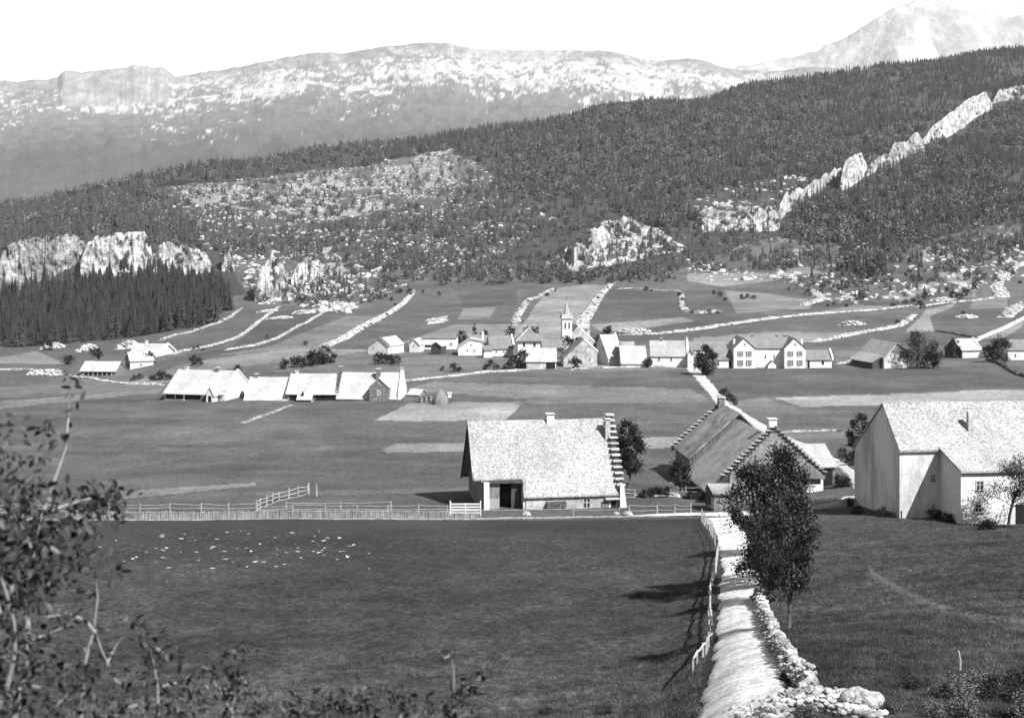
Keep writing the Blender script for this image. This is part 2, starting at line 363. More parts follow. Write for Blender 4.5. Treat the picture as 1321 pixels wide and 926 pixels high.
def build_far():
    # the limestone range across the next valley
    D0 = 9000.0
    cu = [-300, 0, 60, 230, 300, 360, 405, 450, 500, 550, 572, 610, 640, 700, 752, 800, 850, 900, 950, 980, 1060, 1120, 1250, 1700]
    cy = [105, 104, 102, 98, 88, 75, 70, 66, 61, 55, 53, 64, 65, 66, 64, 70, 79, 76, 90, 92, 88, 96, 110, 130]
    uc = np.concatenate([np.linspace(-2400, -120, 40), np.arange(-100, 1420, 1.6), np.linspace(1430, 3600, 40)]); vr = np.linspace(-.45, 1.25, 210)
    U, V = np.meshgrid(uc, vr); top = pchip(cu, cy, np.clip(U, -300, 1700))
    D = D0+3000*(V-1)*(V < 1)+1200*(V-1)*(V >= 1)
    X = (U-CX)/F*D
    ztop = (HY-top)/F*D0; zb = -900.0
    mesa = (np.clip((U-74)/9, 0, 1)*.75+np.clip((U-110)/60, 0, 1)*.25)*np.clip((226-U)/16, 0, 1)*(13+1.5*fbm(U/9, U*0, 3, 88))/F*D0*np.clip((V-.86)/.1, 0, 1)*np.clip((1.25-V)/.25, 0, 1)
    top2 = ztop = ztop+14*fbm(U/22, U*0, 4, 89)+0*V
    s = np.clip(V, -1, 1); prof = np.where(V <= 1, np.sign(s)*np.abs(s)**1.15, 1-(V-1)*1.3)
    Z = zb*(1-prof)*.5+ztop*prof
    am = np.clip((1-V)*3, 0, 1)
    n1 = fbm(X/900, D/700, 5, 61); n2 = fbm(X/160, D/120, 4, 62)
    Z = Z+mesa+am*(150*n1+40*n2)+(1-am)*10*fbm(X/120, D/120, 3, 63)
    # the flat-topped cliff on the left
    cl = np.clip((U-76)/6, 0, 1)*np.clip((226-U)/14, 0, 1)
    rock = fbm(U/9, V*95, 5, 64, .78)+.5*fbm(U/70, V*9, 3, 65)+.3*n1
    thr = pchip([0, .45, .7, .8, .87, .95, 1.0, 1.3], [1.1, .85, .62, .42, .0, -.02, .2, .3], np.clip(V, 0, 1.3))
    thr = thr-.25*np.clip((U-380)/300, 0, 1)*np.clip((1000-U)/200, 0, 1)
    sm = np.clip((rock-thr)/.2+.2, 0, 1); sm = sm*sm*(3-2*sm); lo = .027+.008*rock+.075*np.clip((V-.62)/.3, 0, 1); t = lo*(1-sm)+.25*sm
    t = np.where((cl > .6) & (V > .87) & (V < 1.02), .16+.06*fbm(U/3, V*9, 4, 66), t)
    t = np.where(V > .95, t*.5+.075, t)
    o = npmesh('limestone_range', np.stack([X, D, Z], -1).reshape(-1, 3), gridfaces(len(vr), len(uc)),
        mat('far_range', .1, [(.012, .75, 1.25, .35, .65)], bump=30, bscale=.012, tone=True), smooth=True, attrs={'tone': t.ravel()})
    tag(o, kind='structure')
    # the high summit behind on the right
    D0 = 14500.0
    cu = [700, 900, 960, 1000, 1045, 1070, 1100, 1150, 1175, 1195, 1215, 1250, 1290, 1321, 1420, 1600, 2000]
    cy = [130, 100, 86, 78, 68, 58, 42, 12, 4, -2, -3, -1, 20, 22, 30, 60, 120]
    uc = np.arange(700, 2000, 2.2); vr = np.linspace(0, 1.3, 170)
    U, V = np.meshgrid(uc, vr); top = pchip(cu, cy, U); D = D0+3500*(V-1)*(V < 1)+2500*(V-1)*(V >= 1); X = (U-CX)/F*D
    Z = np.where(V <= 1, -300*(1-V)+((HY-top)/F*D0)*V**1.3, ((HY-top)/F*D0)*(1-(V-1)*1.4))
    rdg = 1-2*np.abs(fbm(X/700+.3*V, V*3, 4, 71)); Z = Z+np.clip(1.02-V, 0, 1)*420*(rdg-.5)+25*fbm(X/90, D/90, 3, 73)
    t = .2+.11*fbm(X/260, V*14, 5, 72); t = np.where(pip(U, HY-F*Z/D, [(1178,30),(1196,24),(1202,55),(1215,80),(1170,80),(1180,55)]), .34, t)
    o = npmesh('summit', np.stack([X, D, Z], -1).reshape(-1, 3), gridfaces(len(vr), len(uc)),
        mat('peak', .5, [(.008, .8, 1.2, .35, .65)], bump=40, bscale=.01, tone=True), smooth=True, attrs={'tone': t.ravel()})
    tag(o, kind='structure')
    # plain under everything, out to the horizon
    me = MB().add([(-32000, -4000, -1250), (32000, -4000, -1250), (32000, 34000, -1250), (-32000, 34000, -1250)], [(0, 1, 2, 3)])
    tag(me.build('lowland', mat('lowland', .07, [(.002, .8, 1.2, .3, .7)])), kind='structure')
    # slope the camera stands on, behind and beside the view
    xs = np.linspace(-160, 160, 60); ys = np.linspace(-120, 2.2, 40); X, Y = np.meshgrid(xs, ys)
    Z = -1.75+.30*(-np.minimum(Y, 0))*.4-np.abs(X)*.02-np.clip(Y-1, 0, 9)*.2+.15*fbm(X/5, Y/5, 3, 81)-.35
    tag(npmesh('bank', np.stack([X, Y, Z], -1).reshape(-1, 3), gridfaces(40, 60), mat('bank', tn(85), [(2, .7, 1.3, .35, .65)], bump=.1, bscale=5), smooth=True), kind='structure')

# ------------------------------------------------------------------ cliffs
def ragged(poly_u, poly_y, u): return np.interp(u, poly_u, poly_y)
CLP = []
def cliff(label, top, bot, lean=.25, v=.5, rough=1.0, name='limestone_cliff', end=.0):
    v = v*.7
    us = np.arange(top[0][0], top[-1][0]+.1, .8); n = len(us)
    yt = ragged(*zip(*top), us)+2.6*fbm(us/5, us*0, 3, int(us[0]))*rough; yb = ragged(*zip(*bot), us)+3.0*fbm(us/6, us*0+3, 3, int(us[0])+1)*rough
    e = np.minimum(us-us[0], us[-1]-us); e = np.clip(e/min(9, (us[-1]-us[0])*.25), 0, 1)**.6; e = end+(1-end)*e; yt = yb*(1-e)+yt*e; yb = np.maximum(yb, yt+1.5)
    dk = np.linspace(0, n-1, 5).astype(int); db = np.interp(us, us[dk], [depth_of(us[i], yb[i]) for i in dk])-4
    if us[0] < 450: a_ = np.polyfit(us, db, 1); db = np.median(db)+np.clip(a_[0], -.25, .25)*(us-us.mean())
    rows = 22; f = np.linspace(0, 1, rows)[:, None]; Uu = np.tile(us, (rows, 1)); Y = yb*(1-f)+yt*f
    H = (yb-yt)/F*db
    D = db+lean*H*f+H*.12*fbm(Uu/4, f*4+us*.01, 4, 5+int(us[0]), .6)+H*.14*fbm(Uu/11, f*3, 3, 9)
    D = D+H*.10*np.round(f*4+fbm(Uu/12, f*2, 3, 19)*1.5)/2+1.5*np.abs(fbm(Uu/2.1, f*.8, 2, 3)); Z = -(Y-HY)/F*D
    Z[0] -= 14
    X = (Uu-CX)/F*D; V = [np.stack([X, D, Z], -1)]
    # the shelf running back into the hill
    for k in range(1, 7):
        Dk = D[-1]+k*4+2*fbm(us/4, us*0+k, 2, 8); Xk = X[-1]/D[-1]*Dk
        V.append(np.stack([Xk, Dk, np.minimum(Z[-1]+k*.5, Z[-1]) if k < 3 else np.minimum(Z[-1], G(Xk, Dk)-(k-4)*2)], -1)[None])
    V.append((np.stack([X[-1]/D[-1]*(D[-1]+60), D[-1]+60, np.minimum(Z[-1], G(X[-1]/D[-1]*(D[-1]+60), D[-1]+60))-25], -1))[None])
    V = np.concatenate(V, 0); nr = V.shape[0]
    # drop the two ends into the slope
    for e, q in ((0, 12), (1, 5), (-2, 5), (-1, 12)): V[:, e, 2] -= q; V[:, e, 1] += 3
    for _ in range(int(n*.22)): CLP.append(V[random.choice((3, 6, 9, 12, 15, 18, rows-1, rows-1, rows, rows)), random.randrange(1, n-1)]-np.array([0, .6, .8]))
    o = npmesh(name, V.reshape(-1, 3), gridfaces(nr, n), mat('cliff%d' % int(v*100), v, [(.13, .5, 1.2, .38, .60), (.5, .6, 1.2, .38, .62, (.6, .6, 2.2)), (.05, .6, 1.25, .35, .65)], bump=3.0, bscale=.28), smooth=False)
    return tag(o, label, 'cliff', 'limestone cliffs on the hillside')
def build_cliffs():
    c = cliff
    c('broken grey cliff at the far left above the spruce wood', [(-6,330),(10,316),(30,309),(60,305),(90,303),(106,312),(118,322)], [(-6,386),(10,380),(40,368),(70,352),(118,346)], v=.36, rough=2.2, end=.3)
    c('broad bright layered cliff face above the spruce wood', [(102,330),(110,316),(124,305),(150,301),(186,298),(192,308),(200,322)], [(102,352),(130,357),(160,354),(200,348)], v=.62, end=.3, rough=.7)
    c('cliff with a pointed top right of the broad bright face', [(190,336),(205,318),(216,309),(228,314),(240,318),(262,324),(274,334)], [(190,354),(215,356),(240,352),(274,346)], v=.5, rough=1.8, end=.3)
    c('small rock pillar at the right end of the left cliffs', [(284,345),(290,325),(299,318),(303,332)], [(284,350),(303,350)], v=.5)
    c('steep white crag standing right of the spruce wood', [(326,372),(336,352),(344,336),(352,327),(362,338),(374,352)], [(326,388),(350,387),(374,378)], v=.52, rough=2, lean=.6)
    c('split white crag above the longest rubble wall', [(374,352),(386,336),(404,331),(416,340),(434,356)], [(374,366),(400,366),(434,366)], v=.55, rough=2, lean=.7)
    c('broken pale crag at the left foot of the scree above the church', [(722,335),(735,320),(748,314),(760,316)], [(722,340),(740,338),(760,332)], lean=.5, v=.5, rough=2)
    c('broken pale crag in the middle of the scree above the church', [(750,312),(762,298),(776,292),(790,296)], [(750,318),(770,318),(790,312)], lean=.5, v=.5, rough=2)
    c('highest broken crag at the top of the scree above the church', [(786,292),(798,282),(812,279),(822,285)], [(786,298),(805,299),(822,295)], lean=.5, v=.5, rough=2)
    c('small pale crag at the right end of the scree above the church', [(830,300),(842,293),(856,305),(868,318)], [(830,308),(848,312),(868,324)], lean=.5, v=.45, rough=2)
    c('low rock step under the forest right of the crumbling crag', [(895,286),(925,276),(945,282),(965,280),(985,268),(1008,258)], [(895,294),(940,296),(965,302),(1008,294)], v=.55, rough=2)
    c('rock step climbing beside the lowest end of the white band', [(1002,262),(1015,249),(1040,239),(1060,228),(1078,218),(1090,212)], [(1002,288),(1020,274),(1040,264),(1060,246),(1090,232)], v=.52, end=.3, rough=2)
    c('tall white fin of rock in the right forest', [(1082,232),(1088,208),(1104,199),(1121,196)], [(1082,246),(1100,240),(1121,222)], v=.58)
    c('broken rock pillars between the white fin and the long slab', [(1116,219),(1126,209),(1135,202),(1146,196),(1152,188),(1160,181),(1168,184),(1180,173),(1195,176)], [(1116,226),(1145,214),(1165,216),(1195,196)], v=.4, rough=2)
    c('long leaning white slab high in the right forest', [(1184,186),(1200,168),(1212,156),(1225,146),(1238,138),(1250,128),(1268,119),(1282,124)], [(1184,192),(1215,182),(1240,168),(1262,150),(1282,138)], v=.58)
    c('rocky crest running out to the right edge above the forest', [(1277,126),(1290,118),(1305,112),(1340,106)], [(1277,134),(1300,132),(1340,126)], v=.46, rough=1.5)
    c('thin ledge of rock in the right forest under the long slab', [(1160,232),(1175,238),(1192,244)], [(1160,237),(1175,243),(1192,249)], v=.38)
    c('small rock scar in the forest near the right edge', [(1214,208),(1226,203),(1240,214)], [(1214,213),(1226,211),(1240,219)], v=.36)
# ------------------------------------------------------------------ vegetation
def leafquads(C, size, r, up=.4):
    n = len(C); a = r.normal(size=(n, 3)); a /= np.linalg.norm(a, axis=1)[:, None]
    nrm = r.normal(size=(n, 3)); nrm[:, 2] += up; b = np.cross(nrm, a); b /= np.linalg.norm(b, axis=1)[:, None]+1e-9
    s = (size*r.uniform(.6, 1.4, n))[:, None]
    V = np.stack([C-a*s, C-b*s*.5, C+a*s, C+b*s*.5], 1).reshape(-1, 3)
    return V, np.arange(4*n).reshape(-1, 4)
def crown_points(r, n, clumps, spread):
    cl = r.integers(0, len(clumps), n); c = clumps[cl]
    return c[:, :3]+r.normal(size=(n, 3))*(c[:, 3:4]*spread)
def crown_clumps(r, k, rx, z0, z1, shape=1.0):
    f = np.sort(r.uniform(0, 1, k)); w = np.sin(np.pi*np.clip(f*.86+.1, 0, 1))**shape
    a = r.uniform(0, 6.283, k); rad = rx*w*np.sqrt(r.uniform(.15, 1, k))
    return np.stack([rad*np.cos(a), rad*np.sin(a), z0+f*(z1-z0), r.uniform(.6, 1.35, k)*rx*.30*(26/max(k, 14))**.25], 1)
LEAF = mat('leaf', tn(74), [(.9, .6, 1.35, .38, .62)], rough=.5, leaf=.5)
LEAFD = mat('leaf_dark', tn(62), [(.9, .7, 1.3, .35, .65)], rough=.6, leaf=.4, rand=.2)
LEAFP = mat('leaf_pale', tn(110), [(2, .7, 1.3, .35, .65)], rough=.5, leaf=.5)
BARK = mat('bark', .055, [(6, .6, 1.4, .3, .7, (1, 1, .25))], bump=.02, bscale=12)
BARKP = mat('bark_pale', .16, [(20, .6, 1.4, .3, .7)], bump=.003, bscale=60)
SPR = mat('spruce', tn(108), [(.5, .75, 1.25, .35, .65)], rough=.8, rand=.3, leaf=.2)
def tree(name, label, X, Y, h, rx, z0, seed=0, group=None, nl=5000, ls=.13, k=60, lm=None, trunk_r=.12, shape=.8, lean=(0, 0), cat='tree', z=None):
    r = np.random.default_rng(seed); rr = random.Random(seed)
    root = empty(name, (X, Y, (float(G(X, Y)) if z is None else z)-.05)); tag(root, label, cat, group)
    cl = crown_clumps(r, k, rx, z0, h-.25*rx, shape); cl[:, 0] += lean[0]*cl[:, 2]; cl[:, 1] += lean[1]*cl[:, 2]
    mb = MB(); pts = [(lean[0]*t*h+.12*h*rr.uniform(-.35, .35)*(t > 0), lean[1]*t*h, t*h) for t in (0, .2, .4, .6, .8, .93)]
    pts[0] = (0, 0, -.3); mb.tube(pts, [trunk_r*q for q in (1.25, 1, .8, .55, .3, .1)], 7)
    for c in cl[::2]:
        zb = max(z0*.7, c[2]-rx*rr.uniform(.5, 1.1)); b = Vector((lean[0]*zb, lean[1]*zb, zb)); e = Vector(c[:3]); m_ = b.lerp(e, .5)+Vector((0, 0, .12*rx))
        mb.tube([b, m_, e], [trunk_r*.3, trunk_r*.18, trunk_r*.06], 4)
    mb.build('trunk', BARK, root, smooth=True)
    V, Fq = leafquads(crown_points(r, nl, cl, .62), ls, r)
    npmesh('crown', V, Fq, lm or LEAF, root)
    return root
def conifer_mesh(seed, tiers=11, h=1.0, rad=.2):
    r = random.Random(seed); mb = MB(); mb.tube([(0, 0, -.03), (0, 0, h*.95)], [.014, .003], 4)
    for k in range(tiers):
        t = k/(tiers-1); z = h*(.10+.84*t); ra = rad*(1-t)**.85*r.uniform(.75, 1.2)+.012; n = 9; a0 = r.uniform(0, 6)
        top = (0, 0, z+h*.09); ring = []
        for j in range(2*n):
            a = a0+math.pi*j/n; q = ra*(r.uniform(.75, 1.25) if j % 2 == 0 else r.uniform(.3, .55)); ring.append((q*math.cos(a), q*math.sin(a), z-q*.35*r.uniform(.6, 1.4)))
        mb.add([top]+ring, [(0, 1+j, 1+(j+1) % (2*n)) for j in range(2*n)])
    return mb
def bush_proto(name, seed, lm=None, nl=420, sz=.11, flat=.8, link=False):
    r = np.random.default_rng(seed); cl = crown_clumps(r, 14, .85, .12, 1.5*flat, .7)
    V, Fq = leafquads(crown_points(r, nl, cl, .6), sz, r); V[:, 2] = np.abs(V[:, 2])
    return npmesh(name, V, Fq, lm or LEAFD, link=link)
def gn_scatter(name, pts, scale, rot, protos, label, cat, tilt=None, zs=None):
    """a mass nobody could count: one mesh of points that grows a copy of a plant or stone on each"""
    c = bpy.data.collections.new(name+'_kinds')
    for p in protos: c.objects.link(p)
    me = bpy.data.meshes.new(name); me.vertices.add(len(pts)); me.vertices.foreach_set('co', np.asarray(pts, np.float32).ravel())
    a = me.attributes.new('sc', 'FLOAT_VECTOR', 'POINT'); sc = np.stack([scale, scale, scale*(zs if zs is not None else 1)], -1); a.data.foreach_set('vector', sc.astype(np.float32).ravel())
    a = me.attributes.new('rz', 'FLOAT_VECTOR', 'POINT'); rv = np.zeros((len(pts), 3), np.float32); rv[:, 2] = rot; a.data.foreach_set('vector', rv.ravel())
    o = bpy.data.objects.new(name, me); COL.objects.link(o); tag(o, label, cat, None, 'stuff')
    ng = bpy.data.node_groups.new(name, 'GeometryNodeTree')
    ng.interface.new_socket('Geometry', in_out='INPUT', socket_type='NodeSocketGeometry'); ng.interface.new_socket('Geometry', in_out='OUTPUT', socket_type='NodeSocketGeometry')
    N = ng.nodes; gi = N.new('NodeGroupInput'); go = N.new('NodeGroupOutput'); ci = N.new('GeometryNodeCollectionInfo'); ci.inputs[0].default_value = c; ci.inputs[1].default_value = True; ci.inputs[2].default_value = True
    io = N.new('GeometryNodeInstanceOnPoints'); io.inputs['Pick Instance'].default_value = True
    def attr(n, t='FLOAT_VECTOR'):
        q = N.new('GeometryNodeInputNamedAttribute'); q.data_type = t; q.inputs[0].default_value = n; return q.outputs[0]
    rv_ = N.new('FunctionNodeRandomValue'); rv_.data_type = 'INT'; rv_.inputs['Min'].default_value = 0; rv_.inputs['Max'].default_value = len(protos)-1
    L = ng.links; L.new(gi.outputs[0], io.inputs['Points']); L.new(ci.outputs[0], io.inputs['Instance']); L.new(rv_.outputs[2], io.inputs['Instance Index'])
    e2r = N.new('FunctionNodeEulerToRotation'); L.new(attr('rz'), e2r.inputs[0]); L.new(e2r.outputs[0], io.inputs['Rotation']); L.new(attr('sc'), io.inputs['Scale']); L.new(io.outputs[0], go.inputs[0])
    md = o.modifiers.new('grow', 'NODES'); md.node_group = ng
    return o
def sample(poly, spacing, r, dlo=640, dhi=2650, jitter=True):
    us = [p[0] for p in poly]; u0, u1 = min(us), max(us); u0 = max(u0, -60); u1 = min(u1, 1385)
    area = (u1-u0)/F*(dhi**2-dlo**2)/2; n = int(area/spacing**2)
    d = np.sqrt(r.uniform(dlo**2, dhi**2, n)); u = r.uniform(u0, u1, n); z = Gd(u, d); y = HY-F*z/d
    k = pip(*jit(u, y, d), poly); u, d, z, y = u[k], d[k], z[k], y[k]
    return np.stack([(u-CX)/F*d, d, z], -1), u, y
def build_woods():
    r = np.random.default_rng(3)
    con = [conifer_mesh(i, rad=q).build('spruce_kind', SPR) for i, q in enumerate((.15, .18, .2, .17, .23))]
    for o in con: COL.objects.unlink(o)
    bro = [bush_proto('bush_kind', 20+i, mat('scrub_leaf', tn(140), [(.9, .7, 1.3, .35, .65)], rand=.5, leaf=.3), nl=150, sz=.2, flat=1.0) for i in range(4)]
    SPD = mat('spruce_dark', tn(78), [(.5, .7, 1.3, .35, .65)], rough=.8, rand=.35, leaf=.2); cod = [conifer_mesh(i+9, rad=q).build('spruce_kind', SPD) for i, q in enumerate((.22, .28, .2, .25, .32))]
    for o in cod: COL.objects.unlink(o)
    # the spruce wood at the foot of the left cliffs: the 300 nearest are trees of their own
    P0, u, y = sample(FOREST[0][0], FOREST[0][1], r, 640, 1050)
    inview = (u > -12) & (u < 330)
    order = np.argsort(P0[:, 1]+np.where(inview, 0, 1e4)); near, rest = order[:300], order[300:]
    hmix = r.uniform(6, 15.5, len(P0))*(1+.35*fbm(P0[:, 0]/30, P0[:, 1]/30, 2, 7))
    for n_, i in enumerate(near):
        q = cod[n_ % 5]; o = q.copy(); o.name = 'spruce_tree'; COL.objects.link(o); o.location = P0[i]-np.array([0, 0, .3]); s = float(hmix[i]); o.scale = (s, s, s); o.rotation_euler = (0, 0, random.uniform(0, 6))
        tag(o, 'tall dark spruce in the front of the wood below the left cliffs', 'tree', 'spruces in the front of the wood below the left cliffs')
    gn_scatter('spruce_wood', P0[rest], hmix[rest], r.uniform(0, 6.28, len(rest)), [c.copy() for c in cod], 'dark spruce wood under the bright cliffs on the left', 'wood')
    names = ['forest on the left shoulder of the hill above the cliffs', 'great spruce forest covering the middle and right of the ridge', 'dark forest below the white rock band on the right', 'small dark grove at the foot of the right slope']
    for (poly, sp), lb in zip(FOREST[1:], names):
        for t in range(1):
            Pn, u, y = sample(poly, sp, r, 800, 2700)
            keep = np.ones(len(Pn), bool)
            for op in OPEN: keep &= ~(pip(u, y, op) & (r.uniform(size=len(u)) < .75))
            dens = fbm(Pn[:, 0]/120, Pn[:, 1]/160, 3, 31); keep &= (dens > -.3) | (r.uniform(size=len(u)) < .4)
            Pn = Pn[keep]; n = len(Pn)
            Pn[:, 2] -= .5; isb = r.uniform(size=n) < np.clip(.34+.8*fbm(Pn[:, 0]/90, Pn[:, 1]/120, 3, 33), .03, .9)
            h = r.uniform(6, 16, n)
            gn_scatter('forest', Pn[~isb], h[~isb], r.uniform(0, 6.28, (~isb).sum()), [c.copy() for c in con], lb, 'forest')
            gn_scatter('forest', Pn[isb], h[isb]*.42, r.uniform(0, 6.28, isb.sum()), [c.copy() for c in bro], 'broadleaved trees mixed into the '+lb, 'forest')
            print('forest', n)
    sl = ['scrub and young trees between the ridge forest and the fields', 'scattered bushes over the rocky pasture', 'thicker bushes over the lower half of the rocky pasture', 'bushes among the crags at the top of the left fields', 'line of thicket along the top of the middle fields', 'scattered bushes on the right slope']
    for (poly, sp), lb in zip(SCRUB, sl):
        Pn, u, y = sample(poly, sp, r, 600, 2200); n = len(Pn); d = Pn[:, 1]
        isc = r.uniform(size=n) < .22
        gn_scatter('undergrowth', Pn[~isc], r.uniform(.8, 3.4, (~isc).sum()), r.uniform(0, 6.28, (~isc).sum()), [c.copy() for c in bro], lb, 'scrub')
        gn_scatter('undergrowth', Pn[isc], r.uniform(3, 10, isc.sum()), r.uniform(0, 6.28, isc.sum()), [c.copy() for c in con], 'young spruces in the '+lb, 'scrub')
        print('scrub', n)
    cp = np.array(CLP); gn_scatter('undergrowth', cp, r.uniform(.8, 2.6, len(cp)), r.uniform(0, 6.28, len(cp)), [c.copy() for c in bro], 'bushes clinging to the ledges of the cliffs', 'scrub')
    rocks = []
    for i in range(4):
        o = MB().rock((0, 0, .1), 1, sq=(1.4, 1, .8)).build('stone_kind', mat('field_rock', .3, [(1.5, .7, 1.2, .35, .65)], rand=.2)); COL.objects.unlink(o); rocks.append(o)
    RK = [([(214,292),(216,242),(450,216),(585,192),(640,235),(690,268),(720,280),(640,335),(560,350),(300,332)], 7.5, 'white boulders strewn over the rocky pasture', (.4, 1.7)),
          ([(225,245),(330,232),(470,222),(575,200),(580,235),(480,275),(400,288),(260,272)], 6, 'white boulders crowded on the upper pasture', (.4, 1.6)),
          ([(290,330),(430,330),(560,352),(520,372),(440,405),(340,398)], 5.5, 'fallen rocks below the left crags', (.5, 2.2)),
          ([(700,352),(735,315),(780,285),(830,282),(885,325),(820,335),(760,350)], 3.0, 'pale scree under the broken crags', (.45, 1.9)),
          ([(880,262),(905,300),(1000,290),(1060,245),(1085,210),(1040,222),(960,240)], 9, 'rocks at the lower end of the white band', (.9, 3.4)),
          ([(870,335),(1000,345),(1120,340),(1321,296),(1380,300),(1380,345),(1250,372),(1150,388),(1040,392),(1000,368),(900,362)], 9, 'stones along the foot of the right slope', (.6, 2.2))]
    for poly, sp, lb, (a, b) in RK:
        Pn, u, y = sample(poly, sp, r, 560, 2300); n = len(Pn); dn = fbm(Pn[:, 0]/25, Pn[:, 1]/35, 3, 77) > -.12; Pn = Pn[dn]; n = len(Pn)
        gn_scatter('rubble', Pn, r.uniform(a, b, n)**1.0*np.where(r.uniform(size=n) < .85, .7, 1.3), r.uniform(0, 6.28, n), [c.copy() for c in rocks], lb, 'rocks'); print('rubble', n)
    # bushes and trees in the fields that can be told apart
    protos = [bush_proto('bush', 40+i, nl=420, sz=.12, flat=f, link=False) for i, f in enumerate((.8, 1.1, .7))]
    def bush(px, py, r_, label, group=None, k=0, cat='bush', zf=1.0):
        p = at(px, py); o = protos[k % 3].copy(); COL.objects.link(o); o.name = 'bush'; o.location = p-Vector((0, 0, .1)); o.scale = (r_, r_, r_*zf); o.rotation_euler = (0, 0, random.uniform(0, 6)); tag(o, label, cat, group); return o
    hg = 'bushes growing in the rubble walls of the upper fields'
    hb = [(536,441,1.0),(394,446,1.1),(470,424,.9),(478,420,1.0),(499,408,1.1),(505,388,2),(510,395,1.4),(528,382,3.2),(516,378,2.5),(545,378,1.6),
          (566,382,1.8),(665,410,1.3),(672,400,1.6),(682,392,1.5),(706,382,2),(716,376,1.5),(758,408,1.3),(762,402,1.5),(768,396,1.4),(772,388,1.6),(776,381,1.6),(783,374,1.8),(834,376,2),(840,376,1.2),
          (876,382,2),(880,390,1.8),(884,398,1.8),(893,404,1.4),(915,406,1.5),(926,405,1.4),(921,380,2),(928,384,2.2),(935,388,1.6),(958,386,2.3),(965,386,2),(972,386,2.1),(1068,396,1.4),(1076,394,1.2),(1092,396,1.4),(1104,390,2.2),(1118,378,1.3),
          (1152,396,1.8),(1158,418,1.6),(1168,394,2),(1178,390,2),(1190,398,2.4),(1195,388,3),(1186,394,2.2),(1230,384,3.4),(1238,388,2.6),(1246,382,3.6),(1222,376,2),(1242,408,1.6),(1250,408,1.3),(1284,358,1.8),(1300,352,1.6),(1316,366,1.7),
          (256,450,1.1),(250,452,.9),(262,452,.9),(345,436,1),(1060,374,2.2),(1090,372,1.8),(1120,352,3),(1130,358,2.6),(1012,350,2.5),(1240,342,3),(1205,350,2),(1174,352,2.4)]
    for i, (a, b, c) in enumerate(hb): bush(a, b, c*.8, 'dark bush growing among the rubble walls of the upper fields', hg, i)
    for i, (a, b, c, lb) in enumerate([(62,452,3,'largest bush on the rough bank at the far left'),(120,462,2,'bush behind the long low shed at the far left'),(88,470,2.4,'bush on the rough bank left of the long low shed')]): bush(a, b, c, lb, None, i)
    g2 = 'bushes in the row behind the left farm row'
    for i, (a, b, c) in enumerate([(366,480,2.4),(378,478,2),(388,478,3),(398,476,3.2),(408,476,3.0),(416,474,2.6),(428,472,2.4),(489,474,2.3),(497,473,2.6),(505,474,2.4),(512,476,2),(306,482,1.6),(250,475,2.4),(256,477,1.8)]): bush(a, b-4, c*.72, 'round bush in the row showing over the roofs of the left farm row', g2, i, zf=1.15)
    g3 = 'low bushes along the lane left of the farm row'
    for i, (a, b, c) in enumerate([(172,491,1.3),(180,490,1.2),(197,491,1.6),(204,490,2),(211,491,1.7),(218,490,1.5)]): bush(a, b, c*.8, 'low dark bush along the lane left of the farm row', g3, i)
    g4 = 'bushes on the grassy bank below the village'
    for i, (a, b, c) in enumerate([(570,478,1.2),(584,480,1.9),(592,479,1.4),(626,477,1.6),(634,476,2),(641,477,1.6),(655,476,2),(662,474,2.2),(670,474,2.3),(650,478,1.4)]): bush(a, b, c*.72, 'bush on the grassy bank below the village houses', g4, i)
    g5 = 'bushes beside the far road'
    for i, (a, b, c) in enumerate([(930,508,.8),(936,512,1.1),(941,516,1.2),(948,522,1),(1087,590,.9),(1094,596,1.1),(1100,600,1.2),(1103,575,1)]): bush(a, b, c, 'small bush on the verge of the far road', g5, i)
# ------------------------------------------------------------------ buildings
PLW = mat('plaster_white', 0.5, [(.5, .88, 1.06, .35, .65), (2.5, .9, 1.06, .35, .65, (1, 1, .35))], bump=.03, bscale=6)
PLO = mat('plaster_old', 0.33, [(.45, .62, 1.2, .36, .62), (2.2, .75, 1.15, .35, .65, (1, 1, .3))], bump=.05, bscale=5)
PLS = mat('plaster_stained', 0.46, [(.3, .58, 1.1, .38, .58, (1, 1, .3)), (3, .85, 1.1, .35, .65)], bump=.04, bscale=5)
STN = mat('rubble_stone', 0.17, [(2.2, .6, 1.4, .35, .65), (.5, .8, 1.2, .35, .65)], bump=.09, bscale=3)
STG = mat('grey_stone', 0.12, [(2.2, .7, 1.3, .35, .65)], bump=.08, bscale=3)
SHX = mat('shingle', 0.3, [(.5, .9, 1.08, .35, .65), (.15, .9, 1.08, .4, .6), (4, .62, 1.2, .38, .6)], bump=.04, bscale=6, tiles=('x', .26, .22, .2))
SHW = mat('shingle_white', 0.34, [(.35, .8, 1.1, .35, .65), (2, .82, 1.1, .35, .65)], bump=.04, bscale=6, tiles=('x', .5, .4, .12))
SHY = mat('shingle_side', 0.36, [(.5, .9, 1.08, .35, .65), (3, .85, 1.1, .36, .6)], bump=.03, bscale=6, tiles=('y', .5, .4, .1))
SLX = mat('slate', 0.15, [(.6, .85, 1.12, .35, .65), (4, .85, 1.12, .35, .65)], bump=.03, bscale=6, tiles=('x', .45, .35, .12))
SLY = mat('slate_side', 0.14, [(.6, .85, 1.12, .35, .65), (4, .85, 1.12, .35, .65)], bump=.03, bscale=6, tiles=('y', .45, .35, .12))
THL = mat('thatch_pale', .27, [(.3, .75, 1.2, .35, .65), (1.4, .8, 1.15, .35, .65, (.35, 1, 1)), (7, .85, 1.15, .35, .65)], bump=.1, bscale=4)
THY = mat('thatch', 0.2, [(.35, .62, 1.35, .35, .65), (1.6, .7, 1.25, .35, .65, (.35, 1, 1)), (7, .8, 1.2, .35, .65)], bump=.12, bscale=4)
